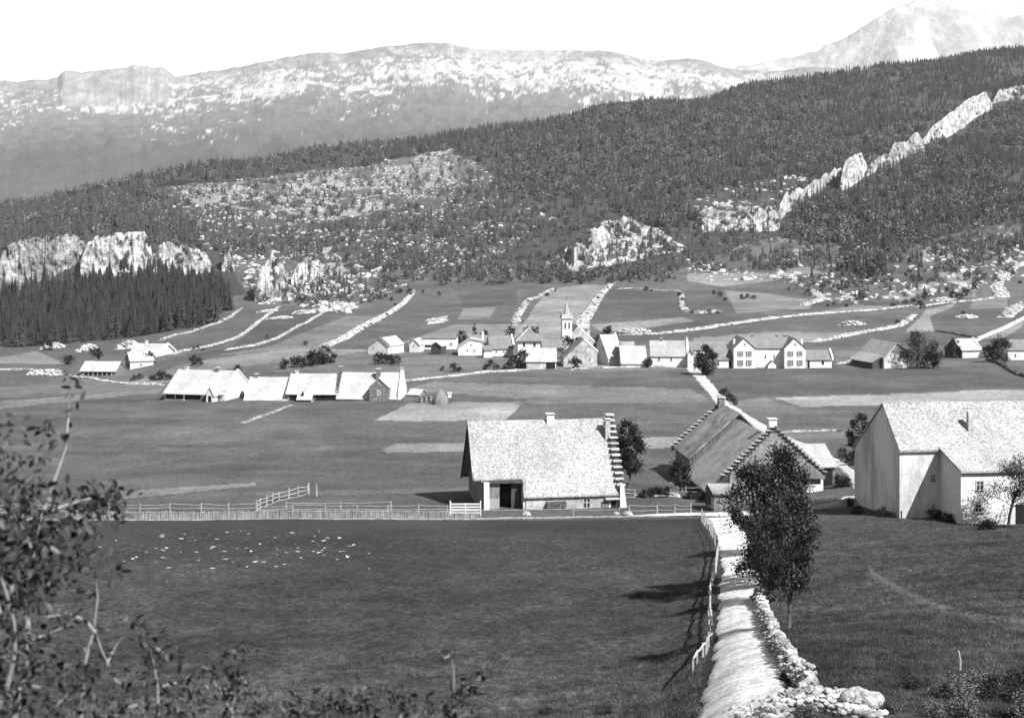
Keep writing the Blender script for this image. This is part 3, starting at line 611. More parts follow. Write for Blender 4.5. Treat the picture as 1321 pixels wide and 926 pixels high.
PLK = mat('plank_roof', 0.28, [(.8, .85, 1.1, .35, .65, (1, .1, 1)), (7, .75, 1.1, .35, .65, (1, .06, 1))], bump=.04, bscale=9, bstretch=(1, .06, 1))
WDD = mat('wood_dark', 0.045, [(6, .5, 1.5, .35, .65, (1, 1, .08)), (1, .8, 1.3, .35, .65)], bump=.03, bscale=10, bstretch=(1, 1, .08))
WDG = mat('wood_grey', 0.13, [(7, .6, 1.35, .35, .65, (1, 1, .08)), (1, .8, 1.2, .35, .65)], bump=.02, bscale=12, bstretch=(1, 1, .08))
RAIL = mat('rail_wood', 0.27, [(1.2, .7, 1.25, .35, .65)], bump=.01, bscale=20)
WHT = mat('white_paint', 0.5, [(4, .9, 1.05, .35, .65)])
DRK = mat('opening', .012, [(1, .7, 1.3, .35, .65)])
GLS = mat('window_glass', .02, rough=.15)
LAU = mat('lauze', 0.36, [(1.5, .75, 1.15, .35, .65)], bump=.04, bscale=8)
SHU = mat('shutter', 0.09, [(3, .8, 1.2, .35, .65)])
class Bld:
    def __init__(s, name, label, cat, x, y, yaw, group=None, z=None):
        s.z = float(G(x, y)) if z is None else z; s.x, s.y, s.a = x, y, yaw
        s.root = tag(empty(name, (x, y, s.z), yaw), label, cat, group)
    def lx(s, px, ly=0):
        """local x of bearing px on the local plane y=ly"""
        c, n = math.cos(s.a), math.sin(s.a); k = (px-CX)/F; X0 = s.x-n*ly; Y0 = s.y+c*ly
        return (k*Y0-X0)/(c-k*n)
    def lz(s, py, lx=0, ly=0):
        d = s.y+lx*math.sin(s.a)+ly*math.cos(s.a); return -(py-HY)/F*d-s.z
    def part(s, name, mb, m, par=None, smooth=False): return mb.build(name, m, par or s.root, smooth)
    def walls(s, prof, a0, a1, axis='x', m=None, name='wall'):
        return s.part(name, MB().extr(prof, a0, a1, axis), m or PLW)
    def roof(s, prof, a0, a1, axis='x', m=None, th=.14, over=.35, end=.3, name='roof', lift=.02):
        """prof: eave..ridge..eave points of (t,z)"""
        p = [Vector(q) for q in prof]
        d = (p[0]-p[1]).normalized(); p[0] = p[0]+d*over; d = (p[-1]-p[-2]).normalized(); p[-1] = p[-1]+d*over
        # subdivide the long way and sag a little so that the ridge is not ruler straight
        n = max(2, int(abs(a1-a0)/1.6)); st = [a0-end+(a1-a0+2*end)*i/n for i in range(n+1)]; mb = MB(); k = len(p)
        rr = random.Random(int(abs(a0*31+a1*17+p[0].x*7)*10)); sg = [-.05*math.sin(math.pi*i/n)*min(1, abs(a1-a0)/12)+rr.uniform(-.022, .022) for i in range(n+1)]; sg[0] = sg[-1] = 0
        for i, a in enumerate(st):
            for dz in (lift, lift+th):
                for q in p:
                    z = q.y+dz+max(sg[i], -.9*lift if dz == lift else -1); mb.v.append((a, q.x, z) if axis == 'x' else (q.x, a, z))
        w = 2*k
        for i in range(n):
            for j in range(k-1):
                a, b = i*w+j, (i+1)*w+j
                mb.f += [(a, b, b+1, a+1), (a+k, a+k+1, b+k+1, b+k)]
            for j in (0, k-1): a, b = i*w+j, (i+1)*w+j; mb.f.append((a, a+k, b+k, b))
        for i in (0, n):
            for j in range(k-1): a = i*w+j; mb.f.append((a, a+1, a+1+k, a+k))
        return s.part(name, mb, m or SHX)
    def chim(s, x, y, z0, z1, w=.8, m=None, cap=True, d=None):
        d = d or w; o = s.part('chimney', MB().box(x-w/2, x+w/2, y-d/2, y+d/2, z0, z1), m or PLO)
        if cap: s.part('chimney_cap', MB().box(x-w/2-.12, x+w/2+.12, y-d/2-.12, y+d/2+.12, z1+.12, z1+.24).box(x-w/2+.03, x-w/2+.18, y-d/2+.03, y+d/2-.03, z1, z1+.12).box(x+w/2-.18, x+w/2-.03, y-d/2+.03, y+d/2-.03, z1, z1+.12), LAU, o)
        return o
    def win(s, x, z, w, h, y=0, side='F', frame=None, bars=True, name='window', deep=.0, sill=True, shut=None):
        """opening centred at x (along the wall), its foot at z; side F front, L left, R right; y is the wall plane"""
        def bx(mb, u0, u1, o0, o1, z0, z1):
            if side == 'F': mb.box(u0, u1, y-o1, y-o0, z0, z1)
            elif side == 'L': mb.box(y-o1, y-o0, u0, u1, z0, z1)
            else: mb.box(y+o0, y+o1, u0, u1, z0, z1)
            return mb
        t = min(.16, w*.2); mb = MB()
        if frame is None: frame = WHT
        bx(mb, x-w/2-t, x-w/2, -.05, .05, z-.003, z+h); bx(mb, x+w/2, x+w/2+t, -.05, .05, z-.003, z+h); bx(mb, x-w/2-t, x+w/2+t, -.05, .06, z+h, z+h+t); bx(mb, x-w/2-t-.04, x+w/2+t+.04, -.05, .12, z-t, z)
        o = s.part(name, mb, frame)
        s.part('pane', bx(MB(), x-w/2, x+w/2, -.02, .015, z, z+h), GLS, o)
        if bars:
            mb = MB(); bx(mb, x-.035, x+.035, .0, .035, z, z+h); bx(mb, x-w/2, x+w/2, .0, .033, z+h*.55, z+h*.55+.06); s.part('sash', mb, WHT, o)
        if shut:
            for sg in (-1, 1): s.part('shutter', bx(MB(), x+sg*(w/2+t+w*.24)-w*.24, x+sg*(w/2+t+w*.24)+w*.24, .02, .08, z, z+h), shut, o)
        return o
    def hole(s, x0, x1, z0, z1, y=0, m=None, name='doorway', side='F', o=.02):
        mb = MB()
        if side == 'F': mb.box(x0, x1, y-o, y+.1, z0, z1)
        elif side == 'L': mb.box(y-o, y+.1, x0, x1, z0, z1)
        else: mb.box(y-.1, y+o, x0, x1, z0, z1)
        return s.part(name, mb, m or DRK)
    def coping(s, pts, a0, a1, axis='x', m=None, step=False, name='coping', th=.16, w=.75):
        """stone edge of a gable along pts (t,z); a0..a1 its width"""
        mb = MB(); m2 = MB()
        for (t0, z0), (t1, z1) in zip(pts[:-1], pts[1:]):
            L = math.hypot(t1-t0, z1-z0)
            if step:
                n = max(3, int(L/w)); up = z1 > z0
                for i in range(n):
                    tb = t0+(t1-t0)*(i+.5)/n; zb = z0+(z1-z0)*((i+.75) if up else (i+.25))/n; hw = abs(t1-t0)/n*.62
                    j = random.uniform(-.05, .05)
                    if axis == 'x': mb.box(a0-.12+j, a1+.12+j, tb-hw, tb+hw, zb, zb+th, .03); m2.box(a0+.05, a1-.05, tb-hw*.5, tb+hw*.5, zb-abs(z1-z0)/n-.3, zb-.002)
                    else: mb.box(tb-hw, tb+hw, a0-.2+j, a1+.1+j, zb, zb+th, .03); m2.box(tb-hw*.6, tb+hw*.6, a0, a1, zb-abs(z1-z0)/n-.3, zb-.002)
            else:
                pr = [(t0, z0-.4), (t1, z1-.4), (t1, z1+th), (t0, z0+th)]; mb.extr(pr, a0, a1, axis)
        if m2.v: s.part('shade_dark_steps', m2, WDD)  # step blocks coloured dark to paint the shadow beneath the overhanging slabs
        return s.part(name, mb, m or LAU)
def house(name, label, cat, pl, pr, yb, d, yaw, depth, ye, yr, kind='X', wm=None, rm=None, group=None, ridge=.5, over=.4, eb=None, th=.16, end=.25, eL=None, eR=None, apx=None, zoff=0):
    X0 = (pl-CX)/F*d; b = Bld(name, label, cat, X0, d, yaw, group, z=-(yb-HY)/F*d-.0)
    w = b.lx(pr); b.w = w; b.d_ = depth; he = b.lz(ye); g = -3.0
    if kind == 'X':
        ry = depth*ridge; zr = b.lz(yr, w/2, ry); heb = he if eb is None else eb; b.zr = zr; b.ry = ry; b.he = he
        b.walls([(0, g), (0, he), (ry, zr), (depth, heb), (depth, g)], 0, w, 'x', wm); b.prof = [(0, he), (ry, zr), (depth, heb)]
        b.roof(b.prof, 0, w, 'x', rm or SHX, over=over, th=th, end=end)
    else:
        ax = w/2 if apx is None else b.lx(apx); zr = b.lz(yr, ax, 0); b.zr = zr; b.ax = ax; hL = he if eL is None else b.lz(eL); hR = he if eR is None else b.lz(eR, w)
        b.hL, b.hR = hL, hR
        b.walls([(0, g), (0, hL), (ax, zr), (w, hR), (w, g)], 0, depth, 'y', wm); b.prof = [(0, hL), (ax, zr), (w, hR)]
        b.roof(b.prof, 0, depth, 'y', rm or SHY, over=over, th=th, end=end)
    return b
def W(b, px, py_bot, py_top, wpx, **k):
    """a window given by where it shows on the front wall"""
    x = b.lx(px); z0 = b.lz(py_bot, x); z1 = b.lz(py_top, x); w = wpx/F*b.y
    return b.win(x, z0, w, z1-z0, **k)
def build_barn():
    """the big shingled barn in the middle"""
    d = 171.5; b = Bld('barn', 'big shingle-roofed barn with stepped stone gable and open cart door', 'barn', (619.5-CX)/F*d, d, R(9), z=-(661-HY)/F*d)
    w = b.lx(801, 0); dp = 13.6; ry = 6.6; b.x1 = w
    ze = b.lz(636.5, w*.6); zr = b.lz(543, w*.5, ry); xs = b.lx(675.5); k = (zr-ze)/ry; yl = 1.55; zl = ze+k*yl  # left part: roof cut back over a recessed front
    zb = ze+.3
    b.walls([(0, -3), (0, ze), (ry, zr), (dp, zb), (dp, -3)], xs+.3, w, 'x', PLO)
    b.walls([(yl+1.6, -3), (yl+1.6, zl+k*1.6), (ry, zr), (dp, zb), (dp, -3)], .5, xs+.3, 'x', STG, 'rear_wall')
    b.roof([(0, ze), (ry, zr), (dp, zb)], xs, w-.35, 'x', SHX, over=.5, end=0, th=.2)
    b.roof([(yl, zl), (ry, zr), (dp, zb-.1)], -.75, xs-.02, 'x', SHX, over=.35, end=0, th=.2)
    # boarded left gable standing back under the roof
    b.part('gable_boards', MB().extr([(.5, -3), (.5, zl-.9), (1.2, zl-.3), (ry, zr-.12), (dp-.1, zb-.1), (dp-.1, -3)], .32, .48, 'x'), WDG)
    b.part('verge_board', MB().extr([(yl-.3, zl-.42), (ry, zr-.25), (dp+.3, zb-.55), (dp+.3, zb-.3), (ry, zr+.02), (yl-.3, zl-.12)], -.72, -.6, 'x'), WDD)
    xp = b.lx(631.5); b.part('gate_pier', MB().box(.48, xp, .1, 1.9, -2, zl-.35), PLW)
    b.part('wing_wall', MB().box(xs-.05, xs+.32, .1, 1.9, -2, zl-.4), PLO)
    xa, xb, xc = b.lx(646), b.lx(661.5), b.lx(674)
    o = b.part('cart_door', MB().box(xp+.02, xa, 1.0, 1.1, .02, zl-.3), WDG); b.part('lower_boards', MB().box(xp+.04, xa-.03, .96, .997, .05, 1.5), mat('wood_pale', 0.24, [(7, .7, 1.2, .35, .65, (1, 1, .08))]), o)
    b.part('cart_door', MB().box(xb, xc, 1.2, 1.3, .02, zl-.3), WDD)
    b.part('door_beam', MB().box(.4, xs, .6, .9, zl-.55, zl-.28), WDD)
    b.hole(xp, xs, -.5, zl, y=3.1, m=DRK)
    # front openings
    W(b, 757, 654.5, 643, 7.5, frame=PLO)
    x0, x1 = b.lx(787.8), b.lx(794.8); b.hole(x0, x1, -.1, b.lz(645.5, x0)); b.part('door_frame', MB().box(x0-.2, x0, -.05, .05, -.3, b.lz(645, x0)), WHT)
    b.part('door_leaf', MB().box(b.lx(776), b.lx(784.5), -.1, -.02, 0, b.lz(646, x0)), WDG)
    b.part('door_lintel', MB().box(b.lx(780.5), b.lx(799), -.55, .02, b.lz(643.5, x0), b.lz(641.5, x0)), LAU)
    # buttress and stepped gable on the right
    xw = b.lx(809.5); b.part('buttress', MB().extr([(w-.2, -2), (w-.2, ze+1.0), (w+.25, ze+1.0), (xw+.1, -2)], -.5, 1.0, 'y'), PLW)
    b.part('gable_wall', MB().extr([(.0, -2), (.0, ze), (ry, zr+.3), (dp, zb), (dp, -2)], w-.36, w+.3, 'x'), PLO)
    b.coping([(-.1, ze+.25), (ry, zr+.75)], w-.42, w+.42, 'x', step=True, w=.78, th=.2)
    b.coping([(ry, zr+.75), (dp, zb+.5)], w-.42, w+.42, 'x', step=True, w=.8)
    b.chim(w-.62, ry*.72, zr-4.3, zr+.2, .62, PLO); b.chim(b.lx(709.5, ry), ry, zr-.5, zr+.75, .95, PLW)
    # things by the wall
    lp = empty('log_pile', b.root.matrix_basis @ Vector((0, 0, 0))); lp.rotation_euler = (0, 0, b.a); lp.location = b.root.location; tag(lp, 'stacked firewood against the front wall of the big barn', 'log pile')
    mb = MB(); x0, x1 = b.lx(704), b.lx(729.5)
    rr = random.Random(4)
    zt = b.lz(647, x0)
    z = .02
    while z < zt:
        x = x0
        while x < x1-.1:
            q = rr.uniform(.10, .17); mb.tube([(x+q, -.62+rr.uniform(-.05, .05), z+.09), (x+q, -.06, z+.09)], [q*.55, q*.55], 6); x += q*1.35
        z += .19
    mb.build('logs', mat('log_ends', 0.12, [(3, .5, 1.6, .35, .65)]), lp)
    return b
def build_farm():
    """the old farm with the long thatched roofs"""
    d = 176.0; b = Bld('farmhouse', 'old farmhouse with long brown roofs and stone-stepped front gable behind the trees', 'farmhouse', (998-CX)/F*d, d, R(5), z=-(645-HY)/F*d)
    zr = b.lz(553); hl = b.lx(932.5); hr = b.lx(1063); zl = b.lz(616, hl)-.2; zR = b.lz(613, hr)
    b.walls([(hl+.9, -3), (hl+.9, zl+.7), (hl, zl), (0, zr), (hr, zR), (hr, zR-.25), (hr-.1, zR-.3), (hr-.1, -3)], 0, .7, 'y', STN, 'front_wall')
    zm = zr-1.45
    b.walls([(hl+1.3, -3), (hl+1.3, 2.0), (0, zm-.1), (hr-.3, zR-.1), (hr-.3, -3)], .7, 17.5, 'y', STN)
    ml = b.lz(625, hl, 2)-.3
    # middle roof, sagging towards its long eave
    p0 = (b.lx(918, 2.5), b.lz(625, -6, 2.5)); 
    b.roof([(-7.2, .55), (0, zm), (hr-.2, zR-.3)], .75, 17.6, 'y', THL, over=.6, end=0, th=.3)
    # the higher part at the back
    y0, y1 = 17.65, 27.5; ze = b.lz(589, -6.8, y0)-.1; zq = b.lz(533.5, 0, y0)
    b.walls([(-6.8, -3), (-6.8, ze), (0, zq), (6, zq-5.6), (6, -3)], y0, y1, 'y', STG, 'rear_wall')
    b.part('rear_gable_boards', MB().extr([(-6.5, ze+.1), (0, zq-.05), (5.6, zq-5.3), (5.6, zq-7), (0, zq-2.2), (-6.5, ze-2.6)], y0-.08, y0-.01, 'y'), mat('wood_brown', .085, [(4, .5, 1.4, .35, .65, (1, 1, .05))]))
    b.roof([(-6.8, ze), (0, zq), (6, zq-5.6)], y0, y1, 'y', THY, over=.4, end=.55, th=.22)
    b.coping([(-7.4, ze-.15), (0, zq+.4), (6.6, zq-5.4)], y1+.05, y1+.5, 'y', step=True, w=.62, th=.1)
    b.coping([(hl-.2, zl+.2), (0, zr+.3)], -.05, .6, 'y', step=True, w=.58, th=.11)
    b.coping([(0, zr+.3), (hr+.3, zR+.1)], -.05, .6, 'y', step=True, w=.58, th=.1, m=STG)
    b.chim(1.3, 5.5, zr-2.6, zr+.35, 1.05, PLW); b.chim(-.2, y1-.4, zq-.5, zq+1.0, .9, STG)
    # openings of the front
    W(b, 998.5, 577.5, 572.5, 2.2, frame=STG, bars=False)
    x0, x1 = b.lx(1036), b.lx(1058.5); b.part('white_wash', MB().box(b.lx(1028), hr-.12, -.06, -.003, -2, b.lz(617.5, hr)), PLW)
    b.part('gable_boards', MB().extr([(b.lx(1032), b.lz(617, 3)), (b.lx(1032), b.lz(600, 3)), (b.lx(1045), b.lz(598, 4)), (hr+.05, zR-.05), (hr+.1, b.lz(617.5, hr))], -.12, -.07, 'y'), WDG)
    b.hole(x0, x1, b.lz(624, 5), b.lz(617.8, 5), y=-.07, o=.03, name='hayloft_opening')
    b.hole(hl+.8, -1, -2, ml-.2, y=.72, m=DRK, name='painted_shade_panel')  # near-black panel: the shade here is painted in its colour
    b.hole(1.5, 15, -2, 1.2, y=hl+1.25, side='L', name='byre_opening')
    # ladder leaning against the white front
    la = empty('ladder', b.root.location, b.a); tag(la, 'wooden ladder leaning under the hayloft opening of the old farmhouse', 'ladder')
    xl = b.lx(1045); mb = MB(); zt = b.lz(624.5, xl)
    for sx in (-.22, .22): MB().beam((xl+sx*1.3, -1.0, b.lz(645, xl)), (xl+sx, -.14, zt), .07).build('rail', WDD, la)
    n = 7
    for i in range(n):
        t = (i+.7)/n; mb.beam((xl-.25, -1.0+.86*t, b.lz(645, xl)*(1-t)+zt*t), (xl+.25, -1.0+.86*t, b.lz(645, xl)*(1-t)+zt*t), .045)
    mb.build('rungs', WDD, la)
    # annex with the plank roof
    d2 = 181; c = house('shed', 'shed with pale plank roof on the right side of the old farmhouse', 'shed', 1040, 1077, 636, d2, R(4), 5.5, 602, 573.5, 'X', STG, PLK, ridge=.95, over=.3)
    c.hole(.2, c.w-.3, .5, c.he-.3, m=DRK)
    # lean-to in front on the left
    e = house('lean_to', 'small lean-to with its own tiled roof at the left foot of the stepped gable', 'shed', 921, 948, 645, 170, R(6), 3.2, 636.5, 625, 'X', WDG, THY, ridge=.75, over=.35)
    e.part('gable_end', MB().extr([(-.1, -1), (-.1, e.he-.1), (2.3, e.zr-.1), (3, -1)], -.35, -.06, 'x'), WDD)
    return b
def build_white_house():
    """the tall pale house on the right"""
    a = R(8); d = 147.0; b = Bld('house', 'tall pale house with catslide shingle roof at the right edge', 'house', (1160.5-CX)/F*d, d, a, z=-(667-HY)/F*d)
    x1 = b.lx(1212); p = 4.93; dp = 12.4; ry = 4.3
    ze = b.lz(580); zr = b.lz(522, 0, ry); zb = b.lz(577, 0, dp); zw = b.lz(608.5, x1, -p); LX = 19.0
    b.walls([(0, -3), (0, ze), (ry, zr), (dp, zb), (dp, -3)], 0, x1, 'x', PLS, 'wall')
    b.walls([(-p, -3), (-p, zw), (0, ze), (ry, zr-.01), (dp-.01, zb), (dp-.01, -3)], x1+.002, LX, 'x', PLS, 'wing_wall')
    b.roof([(0, ze), (ry, zr), (dp, zb)], -.12, x1-.15, 'x', SHX, over=.38, end=0, th=.22)
    b.roof([(-p, zw), (0, ze), (ry, zr), (dp, zb)], x1-.15, LX+.3, 'x', SHX, over=.35, end=0, th=.22)
    xc = b.lx(1247.5, 2.2); zc = ze+(zr-ze)*2.2/ry; b.chim(xc, 1.6, zc-1.4, b.lz(531, xc, 1.6), .5, PLO, cap=False)
    for px, y0, y1_, w in ((1203.5, 621.5, 612.5, 5), (1203.5, 656, 650.5, 4.5)): W(b, px, y0, y1_, w, frame=PLW)
    def ww(px, ya, yb, wp):
        x = b.lx(px, -p); z0 = b.lz(ya, x, -p); z1 = b.lz(yb, x, -p); b.win(x, z0, wp/F*(d-p), z1-z0, y=-p, frame=PLO)
    ww(1264, 631, 621, 8); ww(1262, 660, 651, 8)
    x = b.lx(1316, -p); b.hole(x-.5, x+.6, -.2, 2.0, y=-p); b.win(x+3.2, 3.3, .9, 1.1, y=-p); b.win(x+3.2, .8, .9, 1.1, y=-p)
    b.hole(b.lx(1162), b.lx(1163.6), -.2, .7, m=DRK, name='vent')
    return b
GF = None
def simple_extras(b, wins=(), holes=(), frame=None):
    for px, ya, yb, w in wins: W(b, px, ya, yb, w, bars=w > 3.4, frame=frame)
    for a, c, ya, yb in holes: x0 = b.lx(a); b.hole(x0, b.lx(c), b.lz(ya, x0), b.lz(yb, x0))
def build_left_farms():
    # far-left farm D1 with hipped-looking long roof
    b = house('farmhouse', 'white-roofed farmhouse with a small gabled porch, leftmost of the farm row', 'farmhouse', 212, 288, 514.5, 296, R(-13), 13.5, 505.5, 478, 'X', PLO, SHW, over=.7, end=.1)
    w = b.w; b.walls([(.0, -2), (.0, b.he+.05), (b.ry, b.zr-.05), (b.d_-.0, b.he+.05), (b.d_, -2)], w+.003, w+.4, 'x', PLW, 'gable_wall')
    b.coping([(.2, b.he+.5), (b.ry, b.zr+.35), (b.d_, b.he+.4)], w+.02, w+.5, 'x')
    simple_extras(b, holes=[(214, 225, 513.8, 508), (227, 236, 514.3, 507.5), (239, 259, 514.8, 506.5)])
    b.part('pier', MB().box(b.lx(236.4), b.lx(238.6), -.1, .15, -1, b.he), PLW)
    b.chim(b.lx(286, b.ry)-.8, b.ry-.3, b.zr-.8, b.zr+.55, .7, STG); b.chim(b.lx(241, b.ry), b.ry, b.zr-.5, b.zr+.5, .7, PLW)
    # porch
    x0 = b.lx(266, -2.4); x1 = b.lx(275, -2.4); xm = (x0+x1)/2; zp = b.lz(500, xm, -2.4)
    b.walls([(x0, -2), (x0, b.lz(508, x0, -2.4)), (xm, zp), (x1, b.lz(510.5, x1, -2.4)), (x1, -2)], -2.4, 3.2, 'y', PLW, 'porch'); b.roof([(x0-1.2, b.lz(517, x0, -2.4)+.25), (x0, b.lz(508, x0, -2.4)), (xm, zp), (x1+.1, b.lz(510.5, x1, -2.4))], -2.4, 4.2, 'y', SHW, over=.3, end=.15, name='porch_roof')
    b.hole(xm-.35, xm+.35, -.4, 1.2, y=-2.4)
    # D2 low shed roof
    b = house('barn', 'low barn with broad pale roof reaching almost to the grass, second in the farm row', 'barn', 316, 370, 517.5, 294, R(-5), 10, 515, 487, 'X', WDD, SHW, over=.6, end=.3)
    b.part('prop', MB().beam((b.lx(361), -1.6, -.3), (b.lx(364), -.3, b.he+.1), .22), RAIL); b.chim(b.lx(331, b.ry), b.ry, b.zr-.4, b.zr+.6, .7, STG); simple_extras(b, holes=[(341, 350, 517.6, 515.4)])
    # D3
    b = house('farmhouse', 'farmhouse with a patched roof that juts down over a hatch, third in the farm row', 'farmhouse', 370, 434, 519, 293, R(-4), 10, 507, 482.5, 'X', WDG, SHW, over=.5)
    x0, x1 = b.lx(385), b.lx(405); b.roof([(-2.0, b.lz(516.5, x0, -2)+.1), (.15, b.he+.15), (1.2, b.he+1.0)], x0, x1, 'x', SHW, over=.2, end=0, name='hatch_roof', lift=.08); b.part('hatch', MB().box(x0+1.0, x0+1.35, -1.4, -1.0, b.he-.35, b.he+.35), DRK)
    simple_extras(b, holes=[(374, 384, 518.6, 509), (407, 432, 518.5, 508.5)]); b.chim(b.lx(383, b.ry), b.ry, b.zr-.4, b.zr+.5, .6, PLW)
    b.part('prop', MB().beam((b.lx(403), -2.6, -.2), (b.lx(406), -2.1, b.lz(516, x0, -2)), .2), RAIL)
    # D4 with the grey gable
    b = house('farmhouse', 'farmhouse with tall chimneys and a grey gabled front bay, rightmost of the farm row', 'farmhouse', 435, 513, 519.5, 292, R(-3), 10.5, 512.5, 481, 'X', PLO, SHW, over=.6, end=.2)
    w = b.w; b.coping([(.2, b.he+.9), (b.ry, b.zr+.45), (b.d_, b.he+.6)], w+.02, w+.6, 'x', m=PLW); b.walls([(-.3, -2), (-.3, b.he+.6), (b.ry, b.zr+.2), (b.d_+.2, b.he+.2), (b.d_+.2, -2)], w+.05, w+.55, 'x', PLW, 'gable_wall')
    b.coping([(.2, b.he+.7), (b.ry, b.zr+.45)], -.35, .1, 'x', step=True, w=.7, m=STG); b.chim(-.1, b.ry, b.zr-.3, b.zr+1.2, .6, STG)
    b.chim(w+.2, b.ry, b.zr-.3, b.zr+1.0, .6, PLO)
    x0, x1 = b.lx(476.5, -1.6), b.lx(501, -1.6); xm = b.lx(488.5, -1.6); zp = b.lz(488, xm, -1.6)
    b.walls([(x0, -2), (x0, b.lz(499, x0, -1.6)), (xm, zp), (x1, b.lz(499.5, x1, -1.6)), (x1, -2)], -1.6, 3.5, 'y', STG, 'front_bay'); b.roof([(x0, b.lz(499, x0, -1.6)), (xm, zp), (x1, b.lz(499.5, x1, -1.6))], -1.6, 5, 'y', SHY, over=.3, end=.15, name='bay_roof')
    b.chim(b.lx(488, 3.4), 3.8, zp-.6, zp+1.3, .8, STG)
    for px, ya, yb_, wp in ((488.5, 509.5, 503.8, 3), (484, 518, 515, 2.2), (495, 518, 515.6, 1.6), (488.7, 495.6, 494, 1.6)):
        x = b.lx(px, -1.6); b.win(x, b.lz(ya, x, -1.6), wp/F*290, b.lz(yb_, x, -1.6)-b.lz(ya, x, -1.6), y=-1.6, bars=wp > 2.5)
    simple_extras(b, holes=[(444, 470, 519.4, 514.4), (503, 512, 519, 514.4)])
    # yard: cart shed, haystack, sheet
    c = house('cart_shed', 'little open shed with white roof between the farm row and the haystack', 'shed', 527, 541, 514, 298, R(-20), 3.5, 508.5, 502.5, 'X', WDG, SHW, over=.4)
    simple_extras(c, holes=[(529, 538, 513.5, 509)])
    p = at(568, 521); h = tag(empty('haystack', p), 'cone-shaped haystack beside the farm row', 'haystack'); r = np.random.default_rng(5)
    V = []; n = 40; pr = [(1.55, -.1), (1.6, .4), (1.45, 1.2), (.95, 2.1), (.4, 2.75), (.05, 3.05)]
    for k, (ra, z) in enumerate(pr):
        for j in range(n): q = ra*(1+.06*math.sin(j*5.1+k)+.03*random.random()); V.append((q*math.cos(j*2*math.pi/n), q*math.sin(j*2*math.pi/n), z))
    Fq = [(k*n+j, k*n+(j+1) % n, (k+1)*n+(j+1) % n, (k+1)*n+j) for k in range(5) for j in range(n)]
    MB().add(V, Fq).build('hay', mat('hay', 0.14, [(3, .7, 1.3, .35, .65)], bump=.15, bscale=6, bstretch=(1, 1, .3)), h, True); MB().tube([(0, 0, 2.8), (.03, 0, 3.5)], [.04, .03], 5).build('pole', BARK, h)
    p = at(580, 516); q = tag(empty('beehive', p), 'small white box on a post right of the haystack', 'box'); MB().box(-.35, .35, -.3, .3, .5, 1.35).build('box', WHT, q); MB().box(-.06, .06, -.06, .06, -.2, .5).build('leg', RAIL, q); MB().add([(-.45,-.4,1.36),(.45,-.4,1.36),(.45,.4,1.5),(-.45,.4,1.5),(-.45,-.4,1.42),(.45,-.4,1.42),(.45,.4,1.56),(-.45,.4,1.56)], [(0,1,2,3),(4,7,6,5),(0,4,5,1),(1,5,6,2),(2,6,7,3),(3,7,4,0)]).build('lid', WHT, q)
    for i, (px, py) in enumerate([(543, 519), (549, 518), (555, 517)]):
        p = at(px, py); q = tag(empty('barrel', p), 'old tub in the yard between the shed and the haystack', 'tub', 'tubs in the yard by the haystack'); MB().tube([(0, 0, 0), (0, 0, .5), (0, 0, 1.0)], [.38, .46, .38], 12).build('tub', WDG, q); MB().tube([(0, 0, .75), (0, 0, .82)], [.44, .44], 12).build('hoop', DRK, q)
    # E: farm on the far left
    b = house('shed', 'long low shed with slatted wall, lowest building at the far left', 'shed', 104, 149, 487.5, 398, R(-4), 8, 478, 466.5, 'X', WDG, SHW, over=.5); 
    for i in range(7): b.part('post', MB().box(b.lx(108+i*6)-.12, b.lx(108+i*6)+.12, -.12, .04, -.5, b.he), RAIL)
    simple_extras(b, holes=[(109, 143, 486, 480)])
    b = house('house', 'white house with grey boarded gable, nearer of the pair at the far left', 'house', 168, 198, 475, 408, R(24), 8.5, 465.8, 454.5, 'X', PLW, SHW, over=.4)
    b.part('gable_boards', MB().extr([(.4, 0), (.4, b.he), (b.ry, b.zr-.1), (b.d_-.3, b.he), (b.d_-.3, 0)], -.12, -.01, 'x'), WDG)
    simple_extras(b, wins=[(182, 472, 469, 2)])
    b = house('house', 'white-roofed house with light right gable, farther of the pair at the far left', 'house', 164, 203, 467, 432, R(-16), 12, 459, 443.5, 'X', PLW, SHW, over=.4)
    b.coping([(.2, b.he+.3), (b.ry, b.zr+.3), (b.d_, b.he+.3)], b.w+.02, b.w+.5, 'x', m=PLW); b.chim(b.w*.3, b.ry, b.zr-.3, b.zr+.9, .7, PLW)
